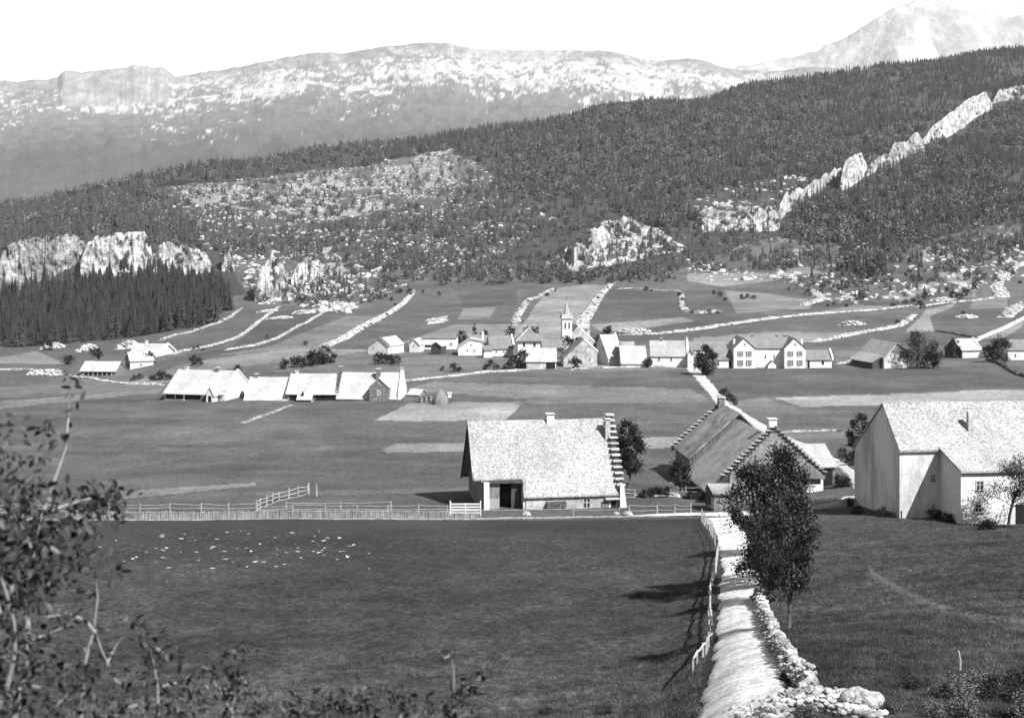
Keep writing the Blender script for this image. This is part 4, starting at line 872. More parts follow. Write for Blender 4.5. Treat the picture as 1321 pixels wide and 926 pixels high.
def build_village():
    E = simple_extras
    b = house('cottage', 'gable-fronted white cottage standing alone at the left end of the village', 'cottage', 475, 501, 452.5, 398, R(-24), 9, 449, 436, 'G', PLW, SHW, over=.3, eL=448, eR=446.5, apx=490)
    b.coping([(b.ax, b.zr+.3), (b.w+.3, b.hR+.25)], -.1, .4, 'y', m=STG); E(b, wins=[(482, 449.5, 446.8, 1.4)])
    E(house('hut', 'tiny gabled hut between the lone cottage and the long white wall', 'hut', 528, 541, 449, 404, R(-15), 4, 444.5, 438, 'G', PLW, SHY, over=.3), wins=[(534, 446.5, 444.8, 1.6)])
    b = house('barn', 'long white barn with whitewashed front behind the round garden tree', 'barn', 545, 588, 448, 414, R(-3), 7, 436.5, 434.2, 'X', PLW, SLX, ridge=.6, over=.2); E(b, wins=[(582, 445, 442.5, 2.4)], holes=[(548, 556, 448, 444.8)])
    b.part('end_boards', MB().box(-3.8, -.02, .4, 1, -.5, 2.2), WDG)
    b = house('shed', 'small lean-to shed with white roof below the garden tree', 'shed', 556, 569, 450, 396, R(-22), 3.5, 446, 441.5, 'G', WDD, SHW, over=.3)
    b = house('house', 'white house with low front gable, first of the linked pair in the village', 'house', 591, 622, 455, 392, R(2), 9, 441, 438, 'G', PLW, SHW, over=.5, eL=449, eR=440.5, apx=607); E(b, wins=[(612, 453, 451, 1.8), (603, 453, 451, 1.6), (607.5, 446, 444, 1.4)])
    b = house('house', 'grey-roofed house set back behind the low front gable', 'house', 606, 628, 453, 398, R(0), 8, 442.5, 432.8, 'X', PLW, SLX, over=.3)
    b = house('house', 'house with broad grey roof sweeping down to the right, second of the linked pair', 'house', 633, 662, 456.5, 390, R(9), 9, 449.5, 433.5, 'X', PLW, SLX, over=.4, end=.2)
    b.coping([(.2, b.he+.6), (b.ry, b.zr+.4)], b.w+.02, b.w+.5, 'x', m=PLW); b.chim(-1.6, b.ry, b.zr-1, b.zr+1.1, .6, PLW); E(b, wins=[(640.5, 454.5, 452.3, 1.8), (650, 454.5, 452.3, 1.8), (657, 454.5, 452.3, 1.6)])
    b = house('shed', 'small grey-roofed shed against the second of the linked village houses', 'shed', 624, 635, 456, 386, R(3), 3, 452, 446.5, 'X', PLW, SLX, ridge=.9, over=.25); E(b, holes=[(622.5, 624.5, 455.5, 450)])
    # pyramid roof house
    d = 384; b = Bld('villa', 'square two-storey house with pointed grey pyramid roof', 'villa', (668-CX)/F*d, d, R(3), z=-(464-HY)/F*d); w = b.lx(697); he = b.lz(440.5); zr = b.lz(423.5, w/2, w/2)
    b.part('wall', MB().box(0, w, 0, w*.95, -3, he), PLW); mb = MB(); o = .55; q = w*.95
    mb.add([(-o, -o, he+.02), (w+o, -o, he+.02), (w+o, q+o, he+.02), (-o, q+o, he+.02), (-o, -o, he+.2), (w+o, -o, he+.2), (w+o, q+o, he+.2), (-o, q+o, he+.2), (w/2, q/2, zr)], [(0, 3, 2, 1), (0, 1, 5, 4), (1, 2, 6, 5), (2, 3, 7, 6), (3, 0, 4, 7), (4, 5, 8), (5, 6, 8), (6, 7, 8), (7, 4, 8)]); b.part('roof', mb, SLX)
    hp = MB()
    for c in ((-o, -o), (w+o, -o)): hp.beam((c[0], c[1], he+.22), (w/2, q/2, zr+.06), .22)
    b.part('hip_tiles', hp, LAU); E(b, wins=[(676, 447, 442, 3), (689.5, 447, 442, 3), (676, 458, 452, 3)]); b.chim(w*.35, q*.5, zr-1.4, zr+.3, .6, STG)
    # barn with blank white roof
    b = house('barn', 'barn with blazing white roof and open dark bay in front of the pointed house', 'barn', 679, 717.5, 477, 357, R(1), 7, 466, 449.5, 'X', PLO, SHW, over=.35, end=.25); E(b, holes=[(704.5, 716, 476, 467)])
    b = house('outhouse', 'low grey roof between the pointed house and the church', 'outhouse', 700, 727, 458, 392, R(3), 7, 449, 438.8, 'X', STG, SLX, over=.2)
    # church
    d = 398; ch = Bld('church', 'village church with slender spired bell tower and round gable window', 'church', (725.5-CX)/F*d, d, R(6), z=-(458-HY)/F*d); tw = ch.lx(738); zt = ch.lz(411.5); zs = ch.lz(388)
    t = ch.part('tower', MB().box(0, tw, 0, tw, -3, zt).box(-.12, tw+.12, -.12, tw+.12, zt-4.6, zt-4.35), PLW)
    mb = MB(); o = .28; n = 8; cx = tw/2; ring = [(cx+(tw*.36)*math.cos(math.pi*(2*i+1)/8), cx+(tw*.36)*math.sin(math.pi*(2*i+1)/8), zt+1.3) for i in range(8)]
    mb.box(-o, tw+o, -o, tw+o, zt, zt+.2); base = [(-o, -o), (tw+o, -o), (tw+o, tw+o), (-o, tw+o)]
    mb.add([(x, y, zt+.2) for x, y in base]+[(cx+(x-cx)*.62, cx+(y-cx)*.62, zt+1.35) for x, y in base], [(0, 1, 5, 4), (1, 2, 6, 5), (2, 3, 7, 6), (3, 0, 4, 7), (4, 5, 6, 7)])
    mb.add(ring+[(cx, cx, zs)], [(i, (i+1) % 8, 8) for i in range(8)]); ch.part('spire', mb, mat('spire_slate', 0.24, [(3, .8, 1.2, .35, .65)], bump=.03, bscale=6)); ch.part('cross', MB().beam((cx, cx, zs-.2), (cx, cx, zs+1.0), .07).beam((cx-.3, cx, zs+.6), (cx+.3, cx, zs+.6), .07), DRK)
    for i, (x, y) in enumerate(((0, 0), (tw, 0), (tw, tw), (0, tw))): ch.part('pinnacle', MB().add([(x-.28, y-.28, zt+.2), (x+.28, y-.28, zt+.2), (x+.28, y+.28, zt+.2), (x-.28, y+.28, zt+.2), (x, y, zt+1.9)], [(0, 1, 4), (1, 2, 4), (2, 3, 4), (3, 0, 4)]), LAU)
    for fx in (.3, .7): ch.win(tw*fx, zt-2.7, .42, 1.7, bars=False, name='belfry_opening')
    for fx in (.3, .7): ch.win(tw*fx, zt-2.7, .42, 1.7, y=tw, side='R', bars=False, name='belfry_opening')
    ch.win(tw*.5, zt-6.2, .25, .9, bars=False)
    a = ch.lx(734.5, 1.5); w = ch.lx(766, 1.5); m_ = ch.lx(745.5, 1.5); zr = ch.lz(421, m_, 1.5)
    ch.walls([(a, -3), (a, ch.lz(433, a, 1.5)), (m_, zr), (w, ch.lz(442, w, 1.5)), (w, -3)], 1.5, 16, 'y', PLO, 'nave'); ch.roof([(a, ch.lz(433, a, 1.5)), (m_, zr), (w, ch.lz(442, w, 1.5))], 1.5, 16, 'y', SLY, over=.3, end=0, name='nave_roof')
    ch.coping([(m_, zr+.45), (w+.3, ch.lz(442, w, 1.5)+.4)], 1.45, 1.95, 'y', m=PLW)
    x = ch.lx(745.3, 1.5); z = ch.lz(438.5, x, 1.5); rr_ = .85
    mb = MB(); mb.add([(x+rr_*1.25*math.cos(t_*math.pi/8), 1.44, z+rr_*1.25*math.sin(t_*math.pi/8)) for t_ in range(16)], [tuple(range(16))]); o = ch.part('rose_window', mb, LAU); MB().add([(x+rr_*math.cos(t_*math.pi/8), 1.42, z+rr_*math.sin(t_*math.pi/8)) for t_ in range(16)], [tuple(range(16))]).build('pane', GLS, o)
    ch.chim(ch.lx(759, 6), 6, zr-4, zr-1.6, .8, PLO)
    # gabled grey house in front of the church
    b = house('house', 'broad grey gable-fronted house in front of the church', 'house', 727, 770.5, 471.5, 364, R(3), 9, 455, 438, 'G', PLO, SLY, over=.2, eL=463, eR=454, apx=753, end=.1)
    b.coping([(b.ax, b.zr+.3), (b.w+.25, b.hR+.25)], -.12, .5, 'y', m=PLW); b.coping([(-.2, b.hL+.2), (b.ax, b.zr+.3)], -.12, .3, 'y', m=STG); E(b, wins=[(761, 465, 461.5, 1.6), (750, 449, 447, 1)])
    b = house('house', 'tall white-fronted house with shaded left gable right of the church', 'house', 784.5, 803, 469.5, 368, R(22), 9, 462.5, 432, 'X', PLW, SHW, over=.3, end=.1, ridge=.55)
    b.coping([(.2, b.he+.3), (b.ry, b.zr+.3)], b.w+.02, b.w+.5, 'x', m=PLW); b.win(3, 3.5, .5, 1.2, y=0, side='L', bars=False); b.win(6, 1.2, .5, 1.2, y=0, side='L', bars=False)
    b = house('barn', 'barn with white two-slope roof between the tall white-fronted house and the stone-edged one', 'barn', 802, 834, 473.5, 362, R(1), 9, 468.5, 446.5, 'X', PLW, SHW, over=.4)
    b.part('ridge_beam', MB().box(.1, b.w-2.5, 5.5, 8.5, b.zr-1.5, b.zr+.9), PLO)
    b = house('house', 'house with two small square windows and stone-edged right gable by the far road', 'house', 839, 886, 472, 363, R(-4), 9, 459, 439.8, 'X', PLW, SHX, over=.35, end=.1)
    b.coping([(.1, b.he+.4), (b.ry, b.zr+.5), (b.d_, b.he+.4)], b.w+.02, b.w+.55, 'x', m=PLW); b.walls([(-.4, -2), (-.3, b.he+.5), (b.ry, b.zr+.2), (b.d_, b.he), (b.d_, -2)], b.w+.03, b.w+.5, 'x', PLW, 'gable_wall')
    E(b, wins=[(850.2, 464.8, 461, 2.2), (866, 465, 461.6, 2)]); b.chim(b.lx(853, b.ry), b.ry, b.zr-.4, b.zr+.5, .6, STG); b.chim(b.w+.25, b.ry, b.zr, b.zr+.9, .5, PLW)
    b = house('outhouse', 'small white gabled outhouse at the head of the far road', 'outhouse', 887, 894.5, 474, 360, R(-8), 5, 457, 452, 'G', PLW, SLX, over=.1)
    b = house('barn', 'plain barn with grey roof set back behind the roadside tree', 'barn', 890, 947, 462, 392, R(1), 9, 451.5, 441, 'X', PLO, SLX, over=.2)
    # school
    d = 360; b = Bld('schoolhouse', 'large white two-storey building with twin gabled wings and grey shutters', 'school', (946.5-CX)/F*d, d, R(1), z=-(475.3-HY)/F*d)
    x = [b.lx(q) for q in (946.5, 974.5, 1012, 1039.5)]; he = b.lz(449.5); zr = b.lz(435.8, 0, 4)
    b.walls([(2.2, -3), (2.2, he), (6.2, zr), (10.2, he), (10.2, -3)], x[1]-.05, x[2]+.05, 'x', PLW, 'middle_wall'); b.roof([(2.2, he), (6.2, zr-.05), (10.2, he)], x[1]-3.0, x[2]+3.0, 'x', SLX, over=.35, end=0, name='middle_roof')
    for i, (a, c) in enumerate(((x[0], x[1]), (x[2], x[3]))):
        m_ = (a+c)/2-.15; za = b.lz(436.5, m_)
        b.walls([(a, -3), (a, he), (m_, za), (c, he), (c, -3)], 0, 10.4, 'y', PLW, 'wing_wall'); b.roof([(a, he), (m_, za), (c, he)], 0, 10.4, 'y', SLY, over=.3, end=.2, name='wing_roof')
        P1 = (955, 966) if i == 0 else (1019.5, 1031.5)
        for px in P1:
            for ya, yb_ in ((459.3, 453.2), (471.8, 464.6)): W(b, px, ya, yb_, 3.0, shut=SHU, frame=PLW)
        xx = b.lx(961 if i == 0 else 1026); b.win(xx, b.lz(445, xx), .38, .38, bars=False, name='attic_window')
    for px in (987.5, 998.7): xx = b.lx(px, 2.2); b.win(xx, b.lz(461.5, xx, 2.2), .3, .7, y=2.2, bars=False)
    for px in (970.5, 1002, 1012): b.chim(b.lx(px, 6.2), 6.4, zr-.4, zr+.6, .6, STG)
    for i, px in enumerate((1034, 947)): b.chim(b.lx(px, 4), 4, he, b.lz(437, 0, 4), .5, PLW, cap=False)
    a, c = b.lx(990.5, .6), b.lx(1001, .6); m_ = b.lx(996, .6); b.walls([(a, -2), (a, b.lz(472, a)), (m_, b.lz(466, m_)), (c, b.lz(470, c)), (c, -2)], .4, 2.19, 'y', PLW, 'porch'); b.roof([(a, b.lz(472, a)), (m_, b.lz(466, m_)), (c, b.lz(470, c))], .4, 2.15, 'y', SLY, over=.2, end=.1, name='porch_roof', th=.1)
    b = house('outbuilding', 'low white outbuilding with grey roof attached left of the twin-gabled one', 'outbuilding', 921, 945.5, 475.8, 361, R(1), 6.5, 463.8, 451.3, 'X', PLW, SLX, over=.3, end=.05); E(b, holes=[(940.5, 944, 475, 464.8)], wins=[(926.5, 469.5, 466, 1.8)])
    b = house('outbuilding', 'low white outbuilding with grey roof attached right of the twin-gabled one', 'outbuilding', 1040.5, 1073, 475, 361, R(0), 6.5, 464, 452, 'X', PLW, SLX, over=.3, end=.05)
    b.coping([(-.2, b.he+.35), (b.ry, b.zr+.4), (b.d_, b.he+.3)], b.w+.02, b.w+.45, 'x', m=PLW); E(b, holes=[(1041.5, 1044.5, 474.5, 465), (1060, 1063, 470.5, 465)])
    # barn M on the right
    b = house('barn', 'barn with light gable front and long left roof beside the two field trees', 'barn', 1140, 1173, 475, 357, R(14), 13, 452, 442.5, 'G', PLO, SHX, over=.5, eL=461, eR=455, apx=1157, end=.5)
    b.part('lower_front', MB().box(.2, b.w-.1, -.08, -.003, -.5, 1.1), PLW); b.part('gable_infill', MB().extr([(b.ax-1.6, b.zr-2.3), (b.ax, b.zr-.35), (b.ax+1.6, b.zr-2.3)], -.1, -.004, 'y'), STG)
    b.part('side_shed', MB().extr([(-2.6, -1), (-2.6, b.hL-1.4), (-.01, b.hL-.1), (-.01, -1)], 1, 12, 'y'), WDD); b.roof([(-2.8, b.hL-1.3), (-.1, b.hL+.25)], .6, 12.5, 'y', SHX, over=.3, end=.1, name='side_roof', lift=.04)
    b = house('barn', 'barn with bright roof and shaded wooden left gable near the right edge', 'barn', 1241, 1265, 461.5, 383, R(14), 8.5, 451.5, 437.2, 'X', PLO, SHW, over=.4); b.part('gable_boards', MB().extr([(-.1, -1), (-.1, b.he), (b.ry, b.zr-.08), (b.d_, b.he), (b.d_, -1)], -.14, -.02, 'x'), WDD)
    b.coping([(.1, b.he+.3), (b.ry, b.zr+.3), (b.d_, b.he+.3)], b.w+.02, b.w+.4, 'x', m=PLW); b.part('front_wash', MB().box(.4, b.w-1, -.06, -.003, -.3, 1.3), PLW)
    b = house('farmhouse', 'farmhouse with grey roof cut by the right edge behind the leafy tree', 'farmhouse', 1300, 1345, 466, 376, R(0), 9, 451.5, 438.5, 'X', PLW, SLX, over=.3); E(b, wins=[(1310, 460, 457, 2)])
# ------------------------------------------------------------------ roads, rubble walls, fences
def resample(pts, step):
    pts = [np.array(p, float) for p in pts]; out = [pts[0]]
    for a, b in zip(pts[:-1], pts[1:]):
        n = max(1, int(np.linalg.norm(b-a)/step)); out += [a+(b-a)*(i+1)/n for i in range(n)]
    return np.array(out)
def smooth(p, k=2):
    for _ in range(k): q = p.copy(); q[1:-1] = (p[:-2]+2*p[1:-1]+p[2:])/4; p = q
    return p
def ribbon(name, px, m, off=.06, step=.8, nc=9, tonef=None):
    """px: (px,py,half width in metres)"""
    C = []
    for a, b, w in px: p = at(a, b); C.append((p.x, p.y, w))
    C = smooth(resample(C, step), 6); T = np.gradient(C[:, :2], axis=0); T /= np.linalg.norm(T, axis=1)[:, None]+1e-9; Nn = np.stack([T[:, 1], -T[:, 0]], -1)
    s = np.linspace(-1, 1, nc); wob = 1+.32*fbm(C[:, 0]/2.2, C[:, 1]/2.2, 4, 91)
    X = C[:, 0:1]+Nn[:, 0:1]*s*C[:, 2:3]*wob[:, None]; Y = C[:, 1:2]+Nn[:, 1:2]*s*C[:, 2:3]*wob[:, None]; Z = G(X, Y)+off; Z[:, 0] -= off+.12; Z[:, -1] -= off+.12
    o = npmesh(name, np.stack([X, Y, Z], -1).reshape(-1, 3), gridfaces(len(C), nc), m, smooth=True); return tag(o, kind='structure')
def stonewall(label, px, w=.5, h=.7, v=.6, step=1.0, group='rubble walls between the upper fields', name='rubble_wall', gap=.0):
    """heaped field stones along a line (px,py)"""
    C = []; wid = isinstance(w, (int, float))
    for i, (a, b) in enumerate(px): p = at(a, b); C.append((p.x, p.y, (w if wid else w[i])*(.52 if p.y > 200 else 1)))
    C = smooth(resample(C, step*.5), 4); T = np.gradient(C[:, :2], axis=0); T /= np.linalg.norm(T, axis=1)[:, None]+1e-9
    mb = MB(); seed = len(label)*7+int(px[0][0])
    n = len(C); hh = h*(1+.45*fbm(C[:, 0]/4, C[:, 1]/4, 3, seed))*np.clip(np.minimum(np.arange(n), n-1-np.arange(n))/3-.3, -.3, 1)
    dens = fbm(C[:, 0]/14, C[:, 1]/14, 2, seed+5)
    # core bank
    s = np.array([-1.15, -.8, -.3, .3, .8, 1.15]); hz = np.array([-.35, .45, .85, .85, .45, -.35]); wv = C[:, 2:3]*(1+.3*fbm(C[:, 0]/5, C[:, 1]/5, 2, seed+2))[:, None]
    Nn = np.stack([T[:, 1], -T[:, 0]], -1); X = C[:, 0:1]+Nn[:, 0:1]*s*wv; Y = C[:, 1:2]+Nn[:, 1:2]*s*wv; Z = G(X, Y)+hz*hh[:, None]*.7+.1*fbm(X*1.7, Y*1.7, 3, seed+3)
    V = np.stack([X, Y, Z], -1).reshape(-1, 3); Fq = gridfaces(n, 6); mb.add(V.tolist(), Fq.tolist())
    r = random.Random(seed)
    for i in range(0, n-1):
        for k in range(2 if step > .6 else 3):
            t = r.uniform(-1, 1); q = C[i]; ww = q[2]; x = q[0]+Nn[i, 0]*t*ww+r.uniform(-.3, .3)*step; y = q[1]+Nn[i, 1]*t*ww+r.uniform(-.3, .3)*step
            if dens[i] < -.5+gap and r.random() < .7: continue
            rad = step*(.75 if step > .6 else 1)*r.uniform(.22, .5)*min(1, .35+h*.6); mb.rock((x, y, float(G(x, y))+hh[i]*(1-t*t*.75)*.72), rad, sq=(1.2, 1, .75))
    v *= .55; o = mb.build(name, mat('wallstone%d' % int(v*100), v, [(.9, .55, 1.3, .38, .62), (.2, .6, 1.2, .36, .62), (4, .8, 1.15, .35, .65)], bump=.06, bscale=5)); return tag(o, label, 'stone wall', group)
def build_walls():
    s = stonewall
    s('widest rubble wall climbing from the field end to the crags left of centre', [(418,447),(445,436),(470,421),(492,409),(510,399),(522,390),(529,382),(533,375)], [3.2,3.4,3.6,3.4,3,3,3,2], .9, .64, 1.5)
    s('thin rubble wall curving up between two left fields to the loose rocks', [(290,452),(330,446),(355,438),(382,423),(400,414),(415,405),(434,394)], 1.0, .7, .6, 1.2)
    s('leftmost thin rubble wall climbing from the white house', [(222,457),(260,449),(295,440),(318,428),(340,411),(352,401),(360,396)], 1.5, .7, .6, 1.3)
    s('patchy rubble wall along the foot of the spruce wood', [(205,440),(225,433),(250,428),(280,418),(300,407),(312,398)], 1.5, .9, .5, 1.6, gap=.2)
    s('long wide stony bank running right from behind the church', [(800,432),(850,431),(900,425),(950,417),(1000,410),(1050,405),(1100,402),(1140,399),(1178,394)], [1.2,1.4,3.2,3.6,3.4,3.2,2.4,2.2,2], .7, .64, 1.6)
    s('stony bank from behind the twin-gabled house up to the pale lane', [(1046,441),(1075,437),(1100,431),(1130,426),(1160,420),(1172,412),(1180,406)], [1.6,3,3.4,3.4,3.2,2.6,2.2], .7, .66, 1.6)
    s('thick rubble heap wall rising just right of the church spire', [(752,424),(752,414),(760,404),(767,392),(775,381),(783,372),(790,366)], [5,4.4,4,4,3.4,3,2.5], 1.2, .6, 1.8, gap=.1)
    s('rubble wall left of the pale field behind the pointed house', [(664,420),(667,410),(672,400),(682,388),(700,380),(715,373)], [2.4,2.4,3,2.6,2.2,2], 1.1, .52, 1.8, gap=.25)
    s('thin wall along the top of the square dark field', [(796,373),(815,372),(840,374),(880,376)], 1.0, .6, .6, 1.4)
    s('stone bank at the lower right corner of the square dark field', [(880,380),(879,392),(884,402),(905,404),(930,402)], [1.6,2,3.4,3.6,2], 1.1, .52, 1.7, gap=.2)
    s('zigzag of rubble between the crop strips right of centre', [(992,356),(1012,355),(1030,366),(1050,378),(1062,386),(1035,395)], [2,2.4,3,4.5,4.6,3], 1.2, .56, 2.0, gap=.1)
    s('short rubble bank under the wooded knoll on the right', [(1070,370),(1082,376),(1098,386),(1104,392)], 2.2, 1.2, .5, 1.7, gap=.25)
    s('rubble wall sloping from the pale lane up to the right', [(1180,396),(1220,391),(1255,388),(1285,384)], 1.5, .8, .58, 1.5)
    s('broad white stony gully at the right edge', [(1294,384),(1286,370),(1292,358),(1306,348),(1325,338)], [6,5.5,4,4,3.5], 1.1, .64, 2.0)
    s('heap of white stones at the right edge below the gully', [(1296,410),(1308,400),(1322,392)], [5,6,5], 1.4, .6, 2.0)
    s('narrow white wall from the left edge to the first farm', [(-10,477),(30,477),(55,479),(85,483),(130,492),(165,496),(212,497)], .7, .6, .66, 1.0, group='field walls in the valley')
    s('narrow white wall climbing from the farm row to the village', [(516,493),(550,489),(590,485),(630,480),(660,479),(682,477)], .7, .6, .62, .9, group='field walls in the valley', gap=.1)
    s('low pale wall along the front of the village houses', [(735,477),(770,475),(820,474),(888,473.5)], .4, .7, .6, .8, group='field walls in the valley')
    s('low pale wall beside the twin-gabled house outbuildings', [(1078,470),(1095,468),(1110,466)], .8, .8, .56, 1.0, group='field walls in the valley')
    s('pale wall between the two barns on the right', [(1213,452),(1228,452),(1238,452)], .8, 1.1, .66, 1.0, group='field walls in the valley')
    s('dark overgrown wall on the slope behind the right barn', [(1206,427),(1225,430),(1245,434),(1262,437)], 1.0, .8, .16, 1.2, group='field walls in the valley')
    s('dark overgrown wall running down to the right edge of the meadow', [(1272,464),(1290,470),(1305,480),(1325,488)], .7, 1.0, .12, 1.0, group='field walls in the valley')
    s('stony strip in the meadow in front of the farm row', [(313,546),(335,538),(352,532),(378,522)], .9, .3, .36, .9, group='field walls in the valley')
    s('pale wall with grass behind the old farmhouse on the right', [(1005,558),(1040,557),(1075,556),(1105,557)], .35, .5, .5, .7, group='field walls in the valley')
    # single mounds
    for i, (px, py, rx, ry, h, lb) in enumerate([(819,428,6,3,1.0,'large white stone heap behind the tall white-fronted house'),(1098,419,5.2,2.6,1.3,'oval white stone heap alone in the dark field'),(562,414,5,3,.5,'pale stone patch at the corner of the field above the village'),
            (548,441,4.2,2.5,1.2,'stone heap beside the fields left of the village'),(60,483,5.5,4,1.2,'low stone heap beside the white wall at the far left'),(165,449,5,3,2.6,'pale heap of rocks at the edge of the spruce wood behind the white house'),
            (113,452,4.5,3,2.2,'pale boulder heap at the foot of the spruce wood left of the white house'),(68,449,5.5,4,2.2,'overgrown boulder heap at the far left edge of the spruce wood'),(1246,410,4.2,2.2,1.0,'white stone heap in the dark field near the right edge'),
            (345,402,5.5,3,.7,'pale stone patch beside the leftmost thin wall'),(392,404,6,3.4,1.4,'flat stone heap above the pale left field'),(362,411,6,2.4,.9,'low stone heap at the edge of the pale left field'),(435,394,5,4,2,'boulder group at the top of the left fields'),
            (452,398,4,3,1.6,'boulder group right of the top of the left fields'),(1090,386,5,3,1.4,'stone heap below the wooded knoll'),(1215,388,6,2.5,1.3,'stone heap near the tall field bushes on the right')]):
        c = at(px, py); r = random.Random(i); mb = MB(); n = 60
        V = []; k = 10
        for a in range(k+1):
            for b in range(24): t = a/k; th = b*math.pi/12; q = 1+.15*math.sin(b*2.1+i); x = c.x+rx*t*q*math.cos(th); y = c.y+ry*1.6*t*q*math.sin(th); V.append((x, y, float(G(x, y))+h*(1-t**2.2)*(1+.3*r.uniform(-1, 1))-.25))
        mb.add(V, [(a*24+b, a*24+(b+1) % 24, (a+1)*24+(b+1) % 24, (a+1)*24+b) for a in range(k) for b in range(24)])
        for j in range(n): t = r.random()**.6; th = r.uniform(0, 6.28); x = c.x+rx*t*math.cos(th); y = c.y+ry*1.6*t*math.sin(th); mb.rock((x, y, float(G(x, y))+h*(1-t**2.2)), r.uniform(.35, .8), sq=(1.2, 1, .7))
        tag(mb.build('stone_heap', mat('wallstone33', .33)), lb, 'stone heap', 'stone heaps in the upper fields')
def build_roads():
    gv = mat('gravel_road', .47, [(.5, .72, 1.12, .36, .62), (2.2, .75, 1.12, .38, .62), (10, .6, 1.25, .40, .60)], bump=.02, bscale=9)
    gf = mat('gravel_far', .32, [(.5, .85, 1.08, .35, .65), (3, .85, 1.1, .35, .65)], bump=.03, bscale=5)
    ribbon('road', [(930,1010,2.3),(944,960,2.1),(950,926,1.9),(955,895,1.85),(958,860,1.65),(958,825,1.55),(956,790,1.6),(956,760,1.65),(956,735,1.65),(951,712,1.6),(942,692,1.6),(933,678,1.6),(925,668,1.6)], gv, off=.07, step=.35, nc=15)
    ribbon('lane', [(815,666,.7),(850,664,.8),(890,663,1.2),(925,663,1.9),(960,662,2.0),(1000,660,2),(1045,655,2),(1080,650,2),(1103,640,1.8)], gv, off=.055, step=.5, nc=9)
    ribbon('far_road', [(1130,650,1.8),(1112,630,1.1),(1100,612,.8),(1085,600,.9),(1062,588,1.4),(1035,576,1.5),(1010,565,1.5),(985,553,1.5),(965,541,1.5),(945,528,1.5),(930,518,1.5),(918,504,1.5),(908,492,1.6),(898,480,1.8),(893,475,2.0)], gf, off=.08, step=.8)
    ribbon('village_street', [(885,476,1.2),(900,475.5,1.6),(920,474.5,1.4)], gf, off=.09)
    ribbon('farm_track', [(0,518,1.5),(70,513,1.3),(140,507,1.2),(205,503,1.2)], mat('track', .11, [(.6, .7, 1.25, .35, .65)]), off=.05, step=1.2)
    ribbon('upper_lane', [(1240,452,1.4),(1262,437,1.5),(1285,427,1.8),(1305,418,1.6),(1325,408,1.6)], gf, off=.1, step=1.5)
    ribbon('fence_verge', [(-20,671,.35),(150,670.5,.4),(300,670,.4),(450,669.5,.4),(600,669.5,.9),(680,668,1.1),(760,667,.7),(820,666,.6),(860,666,.5)], mat('verge', .17, [(1.5, .5, 1.4, .35, .65), (6, .7, 1.3, .35, .65)], bump=.05, bscale=8), off=.06, step=.6, nc=5)
def P3(px, py, h=0, dmin=35): p = at(px, py, dmin); p.z += h; return p
def rail_fence(label, pts, h=1.0, n_rails=2, sp=2.2, pr=.05, rr=.035, wob=.08, cat='fence', name='fence', m=None, z_extra=0):
    m = m or RAIL; c0 = Vector(pts[0]); root = tag(empty(name, c0), label, cat, 'fences around the meadows')
    C = resample([list(p[:2]) for p in pts], sp); posts = []
    for i, (x, y) in enumerate(C): posts.append(Vector((x+random.uniform(-.05, .05), y+random.uniform(-.05, .05), float(G(x, y)))))
    for p in posts:
        q = p-c0; MB().beam(q-Vector((0, 0, .3)), q+Vector((random.uniform(-wob, wob), random.uniform(-wob, wob), h*random.uniform(.95, 1.2))), pr*2).build('post', m, root)
    for k in range(n_rails):
        hz = h*(.92-k*.42)
        mb = MB()
        for a, b in zip(posts[:-1], posts[1:]):
            d1, d2 = random.uniform(-.1, .1), random.uniform(-.1, .1); mb.tube([a-c0+Vector((0, -pr, hz+d1)), (a+b)/2-c0+Vector((0, -pr, hz+(d1+d2)/2-.04)), b-c0+Vector((0, -pr, hz+d2))], [rr, rr, rr*.8], 5)
        mb.build('rail', m, root)
    return root
def boulder(c, r, n=18):
    s = random.randrange(99); mb = MB(); V = []
    for i in range(n+1):
        for j in range(2*n):
            th = math.pi*i/n; ph = math.pi*j/n; x, y, z = math.sin(th)*math.cos(ph), math.sin(th)*math.sin(ph), math.cos(th)
            from mathutils import noise as mn
            q = 1+.42*mn.noise(Vector((x+s, y, z))*1.3)+.22*mn.noise(Vector((x, y+s, z))*3.1)+.08*mn.noise(Vector((x, y, z+s))*8); q = r*min(q, 1.12)
            V.append((c[0]+x*q*1.25, c[1]+y*q, c[2]+z*q*.8))
    return mb.add(V, [(i*2*n+j, i*2*n+(j+1) % (2*n), (i+1)*2*n+(j+1) % (2*n), (i+1)*2*n+j) for i in range(n) for j in range(2*n)])
